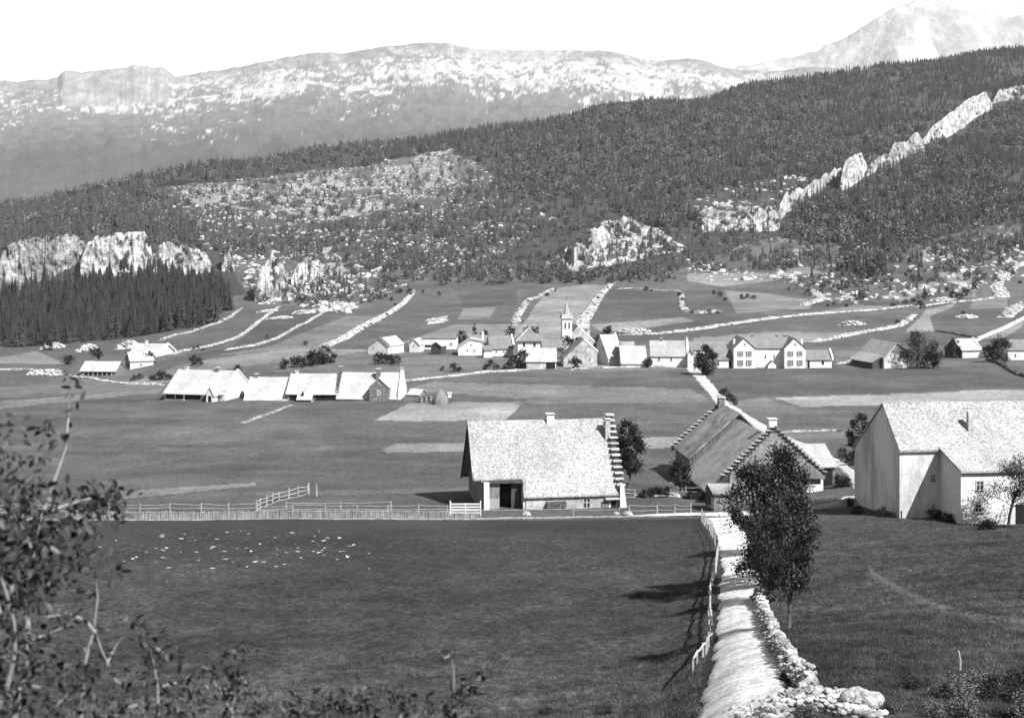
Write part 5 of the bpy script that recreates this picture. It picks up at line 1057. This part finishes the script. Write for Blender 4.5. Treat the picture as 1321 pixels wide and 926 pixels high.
def build_fences():
    # picket fence along the far side of the meadow
    a, b = at(-25, 669.5), at(618, 669.5); c0 = a.copy(); root = tag(empty('picket_fence', c0), 'long low paling fence between the dark meadow and the big barn', 'fence', 'fences around the meadows')
    mb = MB(); n = 560; tops = []
    for i in range(n):
        t = i/n; x = a.x+(b.x-a.x)*t+random.uniform(-.03, .03); y = a.y+(b.y-a.y)*t; z = float(G(x, y))
        if random.random() < .06: continue
        q = Vector((x, y, z))-c0; hh = random.uniform(.75, 1.1); mb.beam(q-Vector((0, 0, .2)), q+Vector((random.uniform(-.06, .06), random.uniform(-.05, .05), hh)), random.uniform(.035, .06))
    mb.build('palings', RAIL, root)
    for hz in (.85,):
        mb = MB(); C = np.linspace(0, 1, 60)
        P_ = [Vector((a.x+(b.x-a.x)*t, a.y+(b.y-a.y)*t-.05, 0)) for t in C]
        for p in P_: p.z = float(G(p.x, p.y))+hz+random.uniform(-.05, .05)
        for p, q in zip(P_[:-1], P_[1:]): mb.beam(p-c0, q-c0, .05)
        mb.build('rail', RAIL, root)
    rail_fence('long rail fence running left behind the paling fence', [P3(-20, 661.5), P3(140, 660.5), P3(260, 660), P3(332, 660)], 1.0, 2, 3.2)
    rail_fence('rail fence between the slanting fence and the white gate', [P3(336, 662), P3(420, 661), P3(500, 662), P3(578, 661.5)], .95, 2, 3.0)
    rail_fence('short rail fence behind the middle of the long paling fence', [P3(370, 657), P3(440, 657), P3(505, 657)], .9, 1, 3.5)
    rail_fence('slanting rail fence with many posts running away into the far meadow', [P3(331, 660), P3(336, 655), P3(360, 647), P3(385, 641), P3(398, 638)], 1.2, 3, 1.5, pr=.06, rr=.05)
    rail_fence('two loose posts standing at the far end of the slanting fence', [P3(399, 639), P3(409, 640)], 1.7, 0, 1.2, pr=.07)
    # gate by the barn
    g0 = at(581, 665); root = tag(empty('gate', g0, 0), 'white five-bar gate beside the left corner of the big barn', 'gate'); w = 3.6
    for x in (0, w): MB().box(x-.07, x+.07, -.07, .07, -.3, 1.75).build('post', WHT, root)
    for k in range(4): MB().box(.07, w-.07, -.03, .03, .25+k*.34, .42+k*.34).build('bar', WHT, root)
    MB().box(w*.5-.08, w*.5+.08, -.06, -.031, .2, 1.5).build('brace', WHT, root)
    rail_fence('wire-thin rail fence passing in front of the big barn', [P3(620, 667), P3(680, 667), P3(740, 666.5), P3(800, 666)], .95, 1, 3.4, pr=.035, rr=.03)
    rail_fence('rail fence right of the big barn ending at the lane', [P3(812, 664), P3(848, 663.5), P3(870, 663.5), P3(891, 664)], 1.15, 2, 3.0, pr=.06)
    rail_fence('weathered fence along the left edge of the road, upper part', [P3(905, 672), P3(913, 683), P3(921, 698), P3(925, 712)], 1.3, 2, 2.6, pr=.06)
    # leaning fence down the road
    pts = [P3(926, 714), P3(924, 740), P3(917, 768), P3(915, 795), P3(918, 825)]
    root = rail_fence('leaning fence of thick pale rails along the left edge of the road', pts, 1.15, 2, 3.2, pr=.06, rr=.07)
    rail_fence('collapsed end of the roadside fence in the grass, nearest the camera', [P3(918, 830), P3(908, 850), P3(893, 869)], .75, 1, 1.4, pr=.05, rr=.06)
    # yard fence of the old farmhouse
    a, b = at(1041, 659), at(1092, 655); c0 = a.copy(); root = tag(empty('picket_fence', c0), 'pale garden picket fence right of the old farmhouse front', 'fence', 'fences around the meadows'); mb = MB()
    for i in range(34): t = i/33; p = a.lerp(b, t); p.z = float(G(p.x, p.y)); q = p-c0; mb.beam(q-Vector((0, 0, .2)), q+Vector((0, 0, random.uniform(1.0, 1.25))), .08, .03)
    mb.build('pickets', RAIL, root); mb = MB()
    for hz in (.35, .85): mb.beam(Vector((0, .05, hz)), b-c0+Vector((0, .05, hz)), .06)
    mb.build('rail', RAIL, root)
    rail_fence('rail fence in front of the low byre left of the old farmhouse', [P3(866, 640), P3(885, 641), P3(905, 640)], 1.3, 2, 1.8, pr=.05)
    rail_fence('white hurdle right of the stepped gable of the big barn', [P3(806, 642), P3(819, 642)], 1.2, 3, 1.3, pr=.05, rr=.045)
    # dry wall beside the road and the heap at its foot
    pts = [(977,772),(983,790),(992,812),(1002,835),(1014,855),(1028,873),(1045,889)]
    stonewall('thick dry-stone wall along the right side of the near road', pts, .38, .95, .55, .34, group=None, name='dry_stone_wall')
    mb = MB(); r = random.Random(9); c = [(1000,906),(1025,900),(1050,898),(1075,902),(1098,908),(1118,912),(965,914),(985,912)]
    for i in range(650):
        a = r.choice(c); px, py = a[0]+r.gauss(0, 11), a[1]+r.gauss(0, 6)+6; p = at(px, py); q = r.uniform(.05, .17); mb.rock((p.x, p.y, p.z+q*.3+r.uniform(0, .3)*math.exp(-((px-1055)/45)**2)), q, sq=(1.2, 1, .7))
    tag(mb.build('stone_heap', mat('wallstone30', .3)), 'spilled heap of pale stones across the foot of the dry-stone wall', 'stone heap')
    p = at(1112, 912); tag(boulder((0, 0, .15), .55).build('boulder', mat('boulder', .28, [(1.5, .6, 1.2, .35, .65), (6, .75, 1.15, .35, .65)], bump=.1, bscale=4), loc=p), 'largest pale boulder at the right end of the spilled stone heap', 'boulder')
    for i, (px, py, s_, lb) in enumerate([(1088,900,.3,'pale boulder just left of the largest one'),(679,664,.45,'white stone at the foot of the barn wall by the cart door'),(810,664,.5,'white corner stone at the foot of the barn buttress'),(795,663,.28,'flat white stone in front of the barn door'),(872,641,.5,'pale stone under the small tree by the byre'),(1038,659,.5,'pale boulder at the end of the garden picket fence'),(1107,652,.4,'pale stone beside the tall pale house corner')]):
        p = at(px, py); tag(boulder((0, 0, .05), s_).build('boulder', mat('boulder', .28), loc=p), lb, 'boulder')
    # pale flat stones scattered on the near meadow
    g = 'flat pale stones scattered on the dark meadow'; m = mat('meadow_stone', .3, [(3, .7, 1.15, .35, .65)], rand=.15); pr = [MB().rock((0, 0, .03), .22, sq=(1.8, 1.2, .35)).build('flat_stone', m) for _ in range(4)]
    for o in pr: COL.objects.unlink(o)
    for i in range(80):
        u = random.gauss(300, 110) if i < 60 else random.gauss(440, 30); y = random.uniform(683, 735) if i < 80 else random.uniform(735, 775)
        if not 20 < u < 480: u = random.uniform(60, 450)
        p = at(u, y); o = pr[i % 4].copy(); COL.objects.link(o); o.location = p+Vector((0, 0, .06)); s = random.uniform(.4, .95); o.scale = (s*.95, s*.75, s*.5); o.rotation_euler = (0, 0, random.uniform(0, 6)); tag(o, 'flat pale stone lying in the dark meadow below the paling fence', 'stone', g)
    # stake near the lower right
    p = at(1238, 868); tag(MB().tube([(0, 0, -.3), (.02, 0, .45), (-.05, 0, .85)], [.05, .045, .035], 6).build('stake', RAIL, loc=p), 'single grey stake in the grass near the lower right corner', 'stake')
    p = at(982, 772); 
    for i, (px, lb) in enumerate([(981, 'pale stake at the upper end of the dry-stone wall'), (991, 'second stake just right of the upper end of the dry-stone wall')]):
        p = at(px, 775); tag(MB().tube([(0, 0, -.3), (.02, 0, .6), (.06, 0, 1.3)], [.05, .045, .035], 6).build('stake', RAIL, loc=p), lb, 'stake')
    # lumber and rough ground between the barn and the byre
    lg = at(840, 641); mb = MB(); 
    for i in range(9): x = random.uniform(-3, 3); y = random.uniform(-1, 1); a = random.uniform(-.5, .5); L = random.uniform(1.2, 2.6); mb.tube([(x, y, .1+.12*(i % 3)), (x+L*math.cos(a), y+L*math.sin(a), .15+.12*(i % 3))], [.1, .09], 7)
    tag(mb.build('logs', RAIL, loc=lg), 'pile of pale logs lying between the big barn and the old farmhouse', 'log pile')

# ------------------------------------------------------------------ trees and shrubs one can tell apart
def px0(st): return st[0][0]*.37
def shrub(name, label, stems, root_px, d, leaves, ls=.02, seed=1, cat='shrub', stem_r=.0052):
    """stems: lists of (px,py,depth) ; leaves: (px,py,depth,spread px,count)"""
    r = np.random.default_rng(seed); b = P(root_px, 1000, d); b.z = float(G(b.x, b.y)); root = tag(empty(name, b), label, cat); mb = MB()
    for st in stems:
        pts = [P(*q[:3])-b for q in st]; pts = [Vector(p) for p in smooth(resample([tuple(p) for p in pts], .09), 2)]
        if st[0][1] > 915: pts = [Vector((0, 0, -.05))]+pts
        n = len(pts); k = st[0][3] if len(st[0]) > 3 else 1
        for i_, p in enumerate(pts[1:]): p += Vector((.016*math.sin(i_*.9+k*5+px0(st)), .01*math.cos(i_*1.3), .006*math.sin(i_*2.1)))
        for p in pts[1:]: p += Vector((random.uniform(-.008, .008), random.uniform(-.008, .008), random.uniform(-.006, .006)))
        mb.tube(pts, [stem_r*k*(1.25-.95*i/(n-1)) for i in range(n)], 6)
    mb.build('branches', BARKP, root, True)
    C = []
    for px, py, dd, sp, n in leaves:
        c = np.array(P(px, py, dd)-b); s = sp/F*dd; n = int(n*.75); C.append(c+r.normal(size=(n, 3))*np.array([s, s*1.4, s*.75]))
    # leaves along the stems
    for st in stems:
        pts = [np.array(P(*q[:3])-b) for q in st]
        for p, q in zip(pts[:-1], pts[1:]): n = int(np.linalg.norm(q-p)/.036); t = r.uniform(0, 1, (n, 1)); C.append(p+(q-p)*t+r.normal(size=(n, 3))*.028)
    C = np.concatenate(C); n = len(C); a = r.normal(size=(n, 3)); a[:, 2] -= .2; a /= np.linalg.norm(a, axis=1)[:, None]; nr = r.normal(size=(n, 3)); nr[:, 2] += .7; bb = np.cross(nr, a); bb /= np.linalg.norm(bb, axis=1)[:, None]; nn = np.cross(a, bb)
    s = (ls*.9*r.uniform(.6, 1.35, n))[:, None]
    # leaf: six points, folded a little on the midrib
    V = np.stack([C-a*s, C-a*s*.35-bb*s*.42+nn*s*.12, C+a*s*.4-bb*s*.38+nn*s*.12, C+a*s*1.05, C+a*s*.4+bb*s*.38+nn*s*.12, C-a*s*.35+bb*s*.42+nn*s*.12], 1).reshape(-1, 3)
    k = np.arange(n)[:, None]*6; Fq = np.concatenate([k+[0, 1, 2, 3], k+[0, 3, 4, 5]], 0)
    npmesh('leaves', V, Fq, mat('shrub_leaf', tn(82), rough=.42, leaf=.75), root)
    return root
def build_plants():
    # the three trees on the right of the road
    t = tree('tree', 'slender tree with bare thin trunk, nearest of the trees by the dry-stone wall', 14.75, 75.0, 7.7, 1.5, 2.1, 11, None, 7000, .085, 36, trunk_r=.09, shape=.55, lean=(.01, .0))
    tree('tree', 'full dark tree leaning over the road on the left of the roadside clump', 18.0, 101.0, 9.2, 2.3, 1.2, 12, None, 13000, .115, 60, trunk_r=.18, shape=.45, lean=(-.06, 0))
    tree('tree', 'tall tree with pointed top in the middle of the roadside clump', 20.3, 104.0, 9.8, 1.9, 1.6, 13, None, 9500, .115, 50, trunk_r=.15, shape=.6)
    tree('tree', 'rear tree of the roadside clump nearest to the old farmhouse', 23.2, 121.0, 8.2, 1.9, 1.2, 14, None, 5500, .14, 60, trunk_r=.15, shape=.6)
    tree('tree', 'bushy low tree under the right side of the roadside clump', 17.3, 92.0, 5.8, 1.7, 1.0, 16, None, 6500, .10, 40, trunk_r=.1, shape=.5)
    tree('tree', 'dense round dark tree behind the stepped gable of the big barn', 15.9, 191, 9.2, 2.1, 2.2, 17, None, 6000, .17, 55, lm=LEAFD, trunk_r=.16, shape=.45)
    p = at(877, 640); tree('tree', 'small dark tree with pale trunk at the corner of the old farmhouse roof', p.x, p.y, 5.0, 1.35, 1.7, 18, None, 2600, .13, 34, lm=LEAFD, trunk_r=.14, shape=.5)
    tree('tree', 'dark bushy tree showing behind the left gable of the tall pale house', 45.6, 184, 9.0, 1.5, 3, 19, None, 2600, .15, 36, lm=LEAFD, shape=.5)
    # wall tree at the right edge
    r = random.Random(3); x, y = 49.2, 139.6; z = float(G(x, y)); root = tag(empty('tree', (x, y, z)), 'fruit tree with leaning forked trunk before the wall of the tall pale house', 'tree'); mb = MB()
    mb.tube([(0, 0, -.3), (.15, 0, 1.2), (.5, .0, 2.4), (1.0, 0, 3.6), (1.5, 0, 4.6)], [.17, .14, .11, .08, .03], 7); tips = []
    for i in range(26):
        t = r.uniform(.25, 1); b0 = Vector((.15+1.2*t*t, 0, .8+3.8*t)); e = b0+Vector((r.uniform(-1.9, 2.6), r.uniform(-1, 1), r.uniform(.3, 1.9))); mb.tube([b0, b0.lerp(e, .5)+Vector((0, 0, .15)), e], [.05, .03, .012], 5); tips.append(e)
        for k in range(3): f = e+Vector((r.uniform(-.7, .7), r.uniform(-.5, .5), r.uniform(-.2, .8))); mb.tube([b0.lerp(e, .6), f], [.02, .008], 4); tips.append(f)
    mb.build('trunk', BARK, root, True); rr = np.random.default_rng(6); cl = np.array([list(t)+[.45] for t in tips]); V, Fq = leafquads(crown_points(rr, 4200, cl, .75), .095, rr); npmesh('crown', V, Fq, LEAF, root)
    tree('tree', 'leafy tree cut by the right edge in front of the tall pale house', 53.6, 135.5, 6.8, 2.9, 1.2, 23, None, 4200, .12, 50, trunk_r=.14)
    # village trees
    def vt(px, py, h, rx, z0, seed, label, nl=1500, ls=.22, lm=None, shape=.6, cat='tree', dmin=35):
        p = at(px, py, dmin); return tree('tree', label, p.x, p.y, h, rx, z0, seed, None, nl, ls, 26, lm=lm, trunk_r=.18, shape=shape, cat=cat)
    vt(911, 484, 7.4, 2.6, .8, 31, 'dense egg-shaped tree at the bend where the far road enters the village', 5200, shape=1.0)
    vt(1184, 475, 8.4, 4.0, .8, 32, 'broad tree right of the light gable-fronted barn', 3200, shape=.5)
    vt(1205, 475, 7.2, 2.1, .8, 33, 'slim tree just right of the broad one beside the barn', 1800)
    vt(1292, 468, 6.8, 2.8, .8, 34, 'leafy tree in front of the farmhouse at the right edge', 2200, lm=LEAF)
    vt(572, 449, 3.2, 1.4, .4, 35, 'round garden tree in front of the long whitewashed barn', 900)
    vt(597, 447, 5.2, 1.9, .6, 36, 'small tree rising behind the first linked village house', 900)
    vt(612, 444, 6.5, .7, 1, 37, 'narrow poplar-like tree above the linked village houses', 500)
    vt(625, 444, 4.8, 1.3, 1, 38, 'small tree behind the chimney of the linked village houses', 600)
    vt(658, 443, 5.6, 1.6, 1, 39, 'roundest tree left of the pointed grey roof', 900)
    vt(690, 440, 5.0, 1.7, 1, 40, 'tree behind the right edge of the pointed grey roof', 800)
    vt(679, 440, 4.6, 1.1, 1, 41, 'small tree right behind the peak of the pointed grey roof', 600)
    vt(784, 446, 6.0, 2.0, .6, 42, 'dark conical tree standing behind the tall white-fronted house', 1200, lm=LEAFD)
    vt(774, 466, 7.0, 1.8, .5, 43, 'tree squeezed between the grey gabled house and the tall white-fronted one', 1300, lm=LEAFD)
    vt(733, 463, 6.2, 2.2, .5, 44, 'dark tree in front of the church nave', 1500, lm=LEAFD)
    vt(742, 476, 3.2, 1.5, .3, 45, 'shrubby tree against the front of the broad grey gabled house', 700, lm=LEAF)
    vt(675, 476, 5.2, 1.5, .4, 46, 'bushy tree at the left corner of the barn with the blazing white roof', 900, lm=LEAFD)
    vt(836, 474, 2.6, 1.1, .3, 47, 'small bush-like tree between the white-roofed barn and the stone-edged house', 500, lm=LEAF)
    vt(1180, 440, 4, 1.6, .5, 48, 'small tree behind the broad tree on the right', 500)
    vt(193, 470, 3.6, 1.8, .3, 49, 'dark round tree at the wall of the white house pair on the far left', 1100, lm=LEAFD)
    vt(128, 466, 4.2, 1.0, 1.2, 50, 'small round-headed tree standing over the long low shed', 500, lm=LEAFD)
    vt(418, 470, 5.2, 1.7, .4, 51, 'spiky tree standing above the bush row behind the farm row', 900)
    vt(1232, 462, 5.6, 1.6, .3, 52, 'dark tree at the left gable of the bright-roofed barn', 1000, lm=LEAFD)
    vt(1275, 461, 3.6, 1.7, .3, 53, 'low dark tree right of the bright-roofed barn', 800, lm=LEAFD)
    # shrubs by the barn, byre and yard
    b = bush_proto('bush', 70, LEAFD, 1500, .09, link=False)
    for i, (px, py, s, lb) in enumerate([(832,642,1.0,'bush left in the rough ground right of the big barn'),(846,641,1.3,'bush in the middle of the rough ground right of the big barn'),(858,640,1.2,'bush right in the rough ground near the byre'),(890,643,.9,'bush at the byre rail fence'),(902,644,.8,'small bush in front of the lean-to'),
            (1084,628,1.4,'bush in the yard behind the garden picket fence'),(1077,624,1.1,'smaller bush in the yard beside the plank-roofed shed'),(1096,652,.9,'bush between the picket fence and the tall pale house'),(1035,658,.75,'bush beside the pale boulder at the white front wall'),
            (1107,662,.8,'weeds at the shaded left gable foot of the tall pale house'),(1140,666,.9,'weeds in front of the shaded gable of the tall pale house'),(1204,668,1.0,'weeds under the small windows of the tall pale house'),(1222,673,.9,'weeds at the inner corner of the tall pale house wing'),(1275,684,1.0,'weeds along the front wall of the house wing')]):
        p = at(px, py); o = b.copy(); COL.objects.link(o); o.location = p-Vector((0, 0, .1)); o.scale = (s*1.2, s, s*.8); o.rotation_euler = (0, 0, i); tag(o, lb, 'bush')
    # bottom edge of the picture
    b2 = bush_proto('bush', 71, LEAFD, 2600, .05, link=False); b3 = bush_proto('bush', 72, mat('weed_leaf', tn(125), rand=.2, leaf=.5), 2200, .06, link=False)
    for i, (px, py, s, q, lb) in enumerate([(1180,892,.62,b2,'dark round bush alone in the grass near the lower right'),(1230,905,.8,b3,'pale weedy bush right of the dark round one'),(1262,900,.8,b3,'second pale weedy bush further right'),(1295,905,.95,b2,'dark bush in the lower right corner'),(1320,890,.8,b2,'dark bush cut by the lower right edge'),
            (1205,925,.5,b3,'low weeds under the dark round bush'),(1150,920,.4,b3,'low weeds right of the largest boulder'),(1335,930,.9,b3,'pale weeds at the very corner'),(1250,930,.7,b3,'pale weeds at the bottom edge near the corner'),(985,925,.35,b3,'low weeds at the left foot of the stone heap'),(1040,928,.5,b3,'low weeds below the stone heap'),
            (705,922,.45,b2,'small dark bush at the bottom edge left of centre'),(780,922,.5,b2,'small dark bush at the bottom edge near the centre'),(900,925,.4,b3,'weeds at the left side of the road at the bottom edge')]):
        p = at(px, py); o = q.copy(); COL.objects.link(o); o.name = 'bush'; o.location = p-Vector((0, 0, .05)); o.scale = (s, s, s*.8); o.rotation_euler = (0, 0, i*1.3); tag(o, lb, 'bush')
    # near shrubs, a few metres from the camera
    shrub('shrub', 'large leafy shrub with pale stems filling the lower left corner', [
        [(20,930,5.0,2.2),(38,800,5.0),(46,720,5.0),(60,660,5.1),(70,610,5.2),(84,545,5.2),(92,505,5.3)], [(46,720,5,1.3),(20,660,4.9),(0,630,4.8)], [(60,660,5.1,1.2),(100,645,5.2),(145,640,5.3)],
        [(-10,930,4.7,2),(8,870,4.7),(20,800,4.7),(6,730,4.6),(-20,680,4.6)], [(105,930,5.2,1.8),(112,880,5.2),(122,815,5.2),(120,770,5.2),(118,735,5.2)], [(122,815,5.2,1.4),(105,798,5.1),(90,788,5.1),(64,792,5.1)], [(122,815,5.2),(140,838,5.2),(135,860,5.2)],
        [(0,905,4.8,1.5),(30,880,4.8),(60,858,4.8)], [(20,832,4.9,1.2),(52,820,4.9),(90,806,5)], [(60,930,4.9,1.5),(85,905,4.9),(105,880,4.9)], [(0,790,4.6),(-20,700,4.6),(-10,600,4.6)]],
        40, 5.0, [(30,680,5,40,420),(10,760,4.8,38,420),(70,690,5.1,30,200),(125,650,5.3,20,260),(15,640,4.8,25,160),(40,740,5,26,200),(62,560,5.2,16,40),(88,500,5.3,10,14),(25,850,4.8,40,260),(105,720,5.2,16,50),(120,870,5.2,26,90),(150,740,5.2,8,12),(60,900,4.9,40,220),(-15,560,4.7,22,60),(20,600,4.9,20,50)], .021, 1)
    shrub('shrub', 'thin shrub with a forked pale stem right of the corner shrub', [[(205,930,5.4,1.8),(210,885,5.4),(206,850,5.4),(196,835,5.4)], [(210,885,5.4,1.2),(222,882,5.4),(240,872,5.4),(270,862,5.4)], [(225,930,5.4,1.4),(223,890,5.4)], [(135,860,5.3),(160,822,5.3),(180,805,5.3)]], 210, 5.4, [(205,845,5.4,14,70),(180,805,5.4,9,34),(240,870,5.4,14,50),(160,900,5.4,22,90),(225,900,5.4,18,70),(250,915,5.4,20,60)], .02, 2)
    shrub('shrub', 'upright leafy sprig standing under the middle of the left meadow', [[(300,930,5.6,1.4),(306,895,5.6),(308,860,5.6),(312,840,5.6)], [(300,920,5.6),(275,890,5.6),(270,860,5.6)], [(308,870,5.6),(325,890,5.6)]], 300, 5.6, [(308,838,5.6,7,26),(305,880,5.6,12,70),(275,865,5.6,9,24),(310,910,5.6,20,80)], .02, 3)
    shrub('shrub', 'low leafy shrub along the bottom edge left of centre', [[(370,935,5.8,1.2),(372,905,5.8)], [(410,935,5.8,1.2),(415,900,5.8),(420,890,5.8)], [(470,935,5.8,1.4),(478,900,5.8),(470,885,5.8)], [(520,935,5.8,1.4),(516,900,5.8),(522,878,5.8)], [(440,935,5.8),(445,905,5.8)], [(545,935,5.8),(550,905,5.8)]], 450, 5.8, [(375,920,5.8,12,80),(415,912,5.8,14,110),(470,903,5.8,13,110),(515,902,5.8,12,90),(445,922,5.8,20,120),(545,920,5.8,14,60),(340,924,5.8,16,50)], .02, 4)
    shrub('shrub', 'tall spindly shoot at the bottom edge with a tuft of leaves', [[(590,940,5.9,1.3),(588,900,5.9),(582,860,5.9),(575,835,5.9)], [(588,900,5.9,1.1),(605,885,5.9),(622,868,5.9)], [(590,925,5.9),(575,915,5.9)]], 590, 5.9, [(577,842,5.9,5,16),(598,888,5.9,8,44),(620,868,5.9,6,22),(590,918,5.9,16,60)], .02, 5)
def build_grass():
    """tufts of the near meadow, a mass nobody could count"""
    r = np.random.default_rng(12); protos = []
    for k in range(4):
        V = []; Fc = []; q = np.random.default_rng(k)
        for i in range(26):
            x, y = q.normal(size=2)*.13; a = q.uniform(0, 6.28); h = q.uniform(.08, .24); w = .012; dx, dy = math.cos(a)*w, math.sin(a)*w; bx, by = q.normal(size=2)*.07; n = len(V)
            V += [(x-dx, y-dy, -.02), (x+dx, y+dy, -.02), (x+bx, y+by, h)]; Fc.append((n, n+1, n+2))
        o = MB().add(V, Fc).build('tuft_kind', mat('grass_blade', tn(118), [(.05, .66, 1.35, .38, .62), (.3, .68, 1.3, .38, .62), (1.5, .6, 1.4, .38, .62)], rand=.3, leaf=.35, pos=True)); COL.objects.unlink(o); protos.append(o)
    n = 150000; d = 44*np.exp(r.uniform(0, 1, n)*math.log(160/44.)); u = r.uniform(-20, 1345, n); X = (u-CX)/F*d; Z = Gd(u, d); y = HY-F*Z/d
    on = (np.abs(u-955) < (1.75/d*F)+np.where(y > 880, 1, 0)) & (y > 690); arc = 742+(u-1130)*.62-(u-1130)**2*.0016; on |= (np.abs(y-arc) < 6) & (u > 1120) & (r.uniform(size=n) < .8); on |= (np.abs(y-(900-(u-520)*.19)) < 8) & (u > 500) & (u < 900) & (r.uniform(size=n) < .6)
    k = ~on & (r.uniform(size=n) < np.clip((160-d)/45, 0, 1))
    P_ = np.stack([X, d, Z], -1)[k]; s = np.where(r.uniform(size=len(P_)) < .06, 1.3, 1)*r.uniform(.4, .85, len(P_))*np.where(u[k] > 1100, 1.15, 1)
    gn_scatter('meadow_grass', P_, s, r.uniform(0, 6.28, len(P_)), protos, 'tufts of grass over the near meadows', 'grass')

# ------------------------------------------------------------------ light, air, camera
def build_light():
    az, el = 47.0, 46.0     # sun behind the camera on the right
    w = bpy.data.worlds.new('World'); S.world = w; w.use_nodes = True; nt = w.node_tree; nt.nodes.clear()
    sk = nt.nodes.new('ShaderNodeTexSky'); sk.sky_type = 'NISHITA'; sk.sun_disc = False; sk.sun_elevation = R(el); sk.sun_rotation = R(180-az); sk.altitude = 1100; sk.dust_density = 1.0
    sp = nt.nodes.new('ShaderNodeSeparateColor'); cb = nt.nodes.new('ShaderNodeCombineColor'); bg = nt.nodes.new('ShaderNodeBackground'); out = nt.nodes.new('ShaderNodeOutputWorld')
    nt.links.new(sk.outputs[0], sp.inputs[0])        # monochrome plate
    for i in range(3): nt.links.new(sp.outputs[1], cb.inputs[i])
    nt.links.new(cb.outputs[0], bg.inputs[0]); bg.inputs[1].default_value = SKY; nt.links.new(bg.outputs[0], out.inputs[0])
    l = bpy.data.lights.new('sun', 'SUN'); l.energy = SUN; l.angle = R(.53); o = bpy.data.objects.new('sun', l); COL.objects.link(o)
    d = Vector((-math.sin(R(az))*math.cos(R(el)), math.cos(R(az))*math.cos(R(el)), -math.sin(R(el)))); o.rotation_euler = d.to_track_quat('-Z', 'Y').to_euler()
    c = bpy.data.cameras.new('camera'); c.sensor_width = 36; c.lens = F/1321*36; c.shift_y = -163/1321; c.clip_end = 60000; c.clip_start = .1
    c.dof.use_dof = True; c.dof.focus_distance = 160; c.dof.aperture_fstop = (c.lens/1000)/.011
    o = bpy.data.objects.new('camera', c); COL.objects.link(o); o.rotation_euler = (R(90), 0, 0); S.camera = o
    if HAZE:
        me = MB().box(-26000, 26000, -2000, 27000, -1300, 3600); m = bpy.data.materials.new('haze'); m.use_nodes = True; nt = m.node_tree; nt.nodes.remove(nt.nodes['Principled BSDF']); v = nt.nodes.new('ShaderNodeVolumePrincipled')
        v.inputs['Color'].default_value = (.97, .97, .97, 1); v.inputs['Density'].default_value = HAZE; v.inputs['Anisotropy'].default_value = 0.0; nt.links.new(v.outputs[0], nt.nodes['Material Output'].inputs['Volume'])
        tag(me.build('haze', m), kind='stuff')
    S.view_settings.view_transform = 'Standard'; S.view_settings.look = 'None'; S.view_settings.exposure = EXPO; S.view_settings.gamma = 1; S.view_settings.use_curve_mapping = False
    S.cycles.max_bounces = 5; S.cycles.diffuse_bounces = 2; S.cycles.volume_bounces = 1; S.cycles.glossy_bounces = 2; S.cycles.transparent_max_bounces = 4; S.cycles.volume_max_steps = 64
    S.cycles.caustics_reflective = False; S.cycles.caustics_refractive = False; S.cycles.use_denoising = True
SKY, SUN, EXPO, HAZE = .08, 5.0, 1.36, 2.1e-5
import time
T0 = time.time()
for f in (build_ground, build_hill, build_far, build_cliffs, build_woods, build_roads, build_walls, build_fences, build_barn, build_farm, build_white_house, build_left_farms, build_village, build_plants, build_grass, build_light):
    f(); print(f.__name__, round(time.time()-T0, 1))
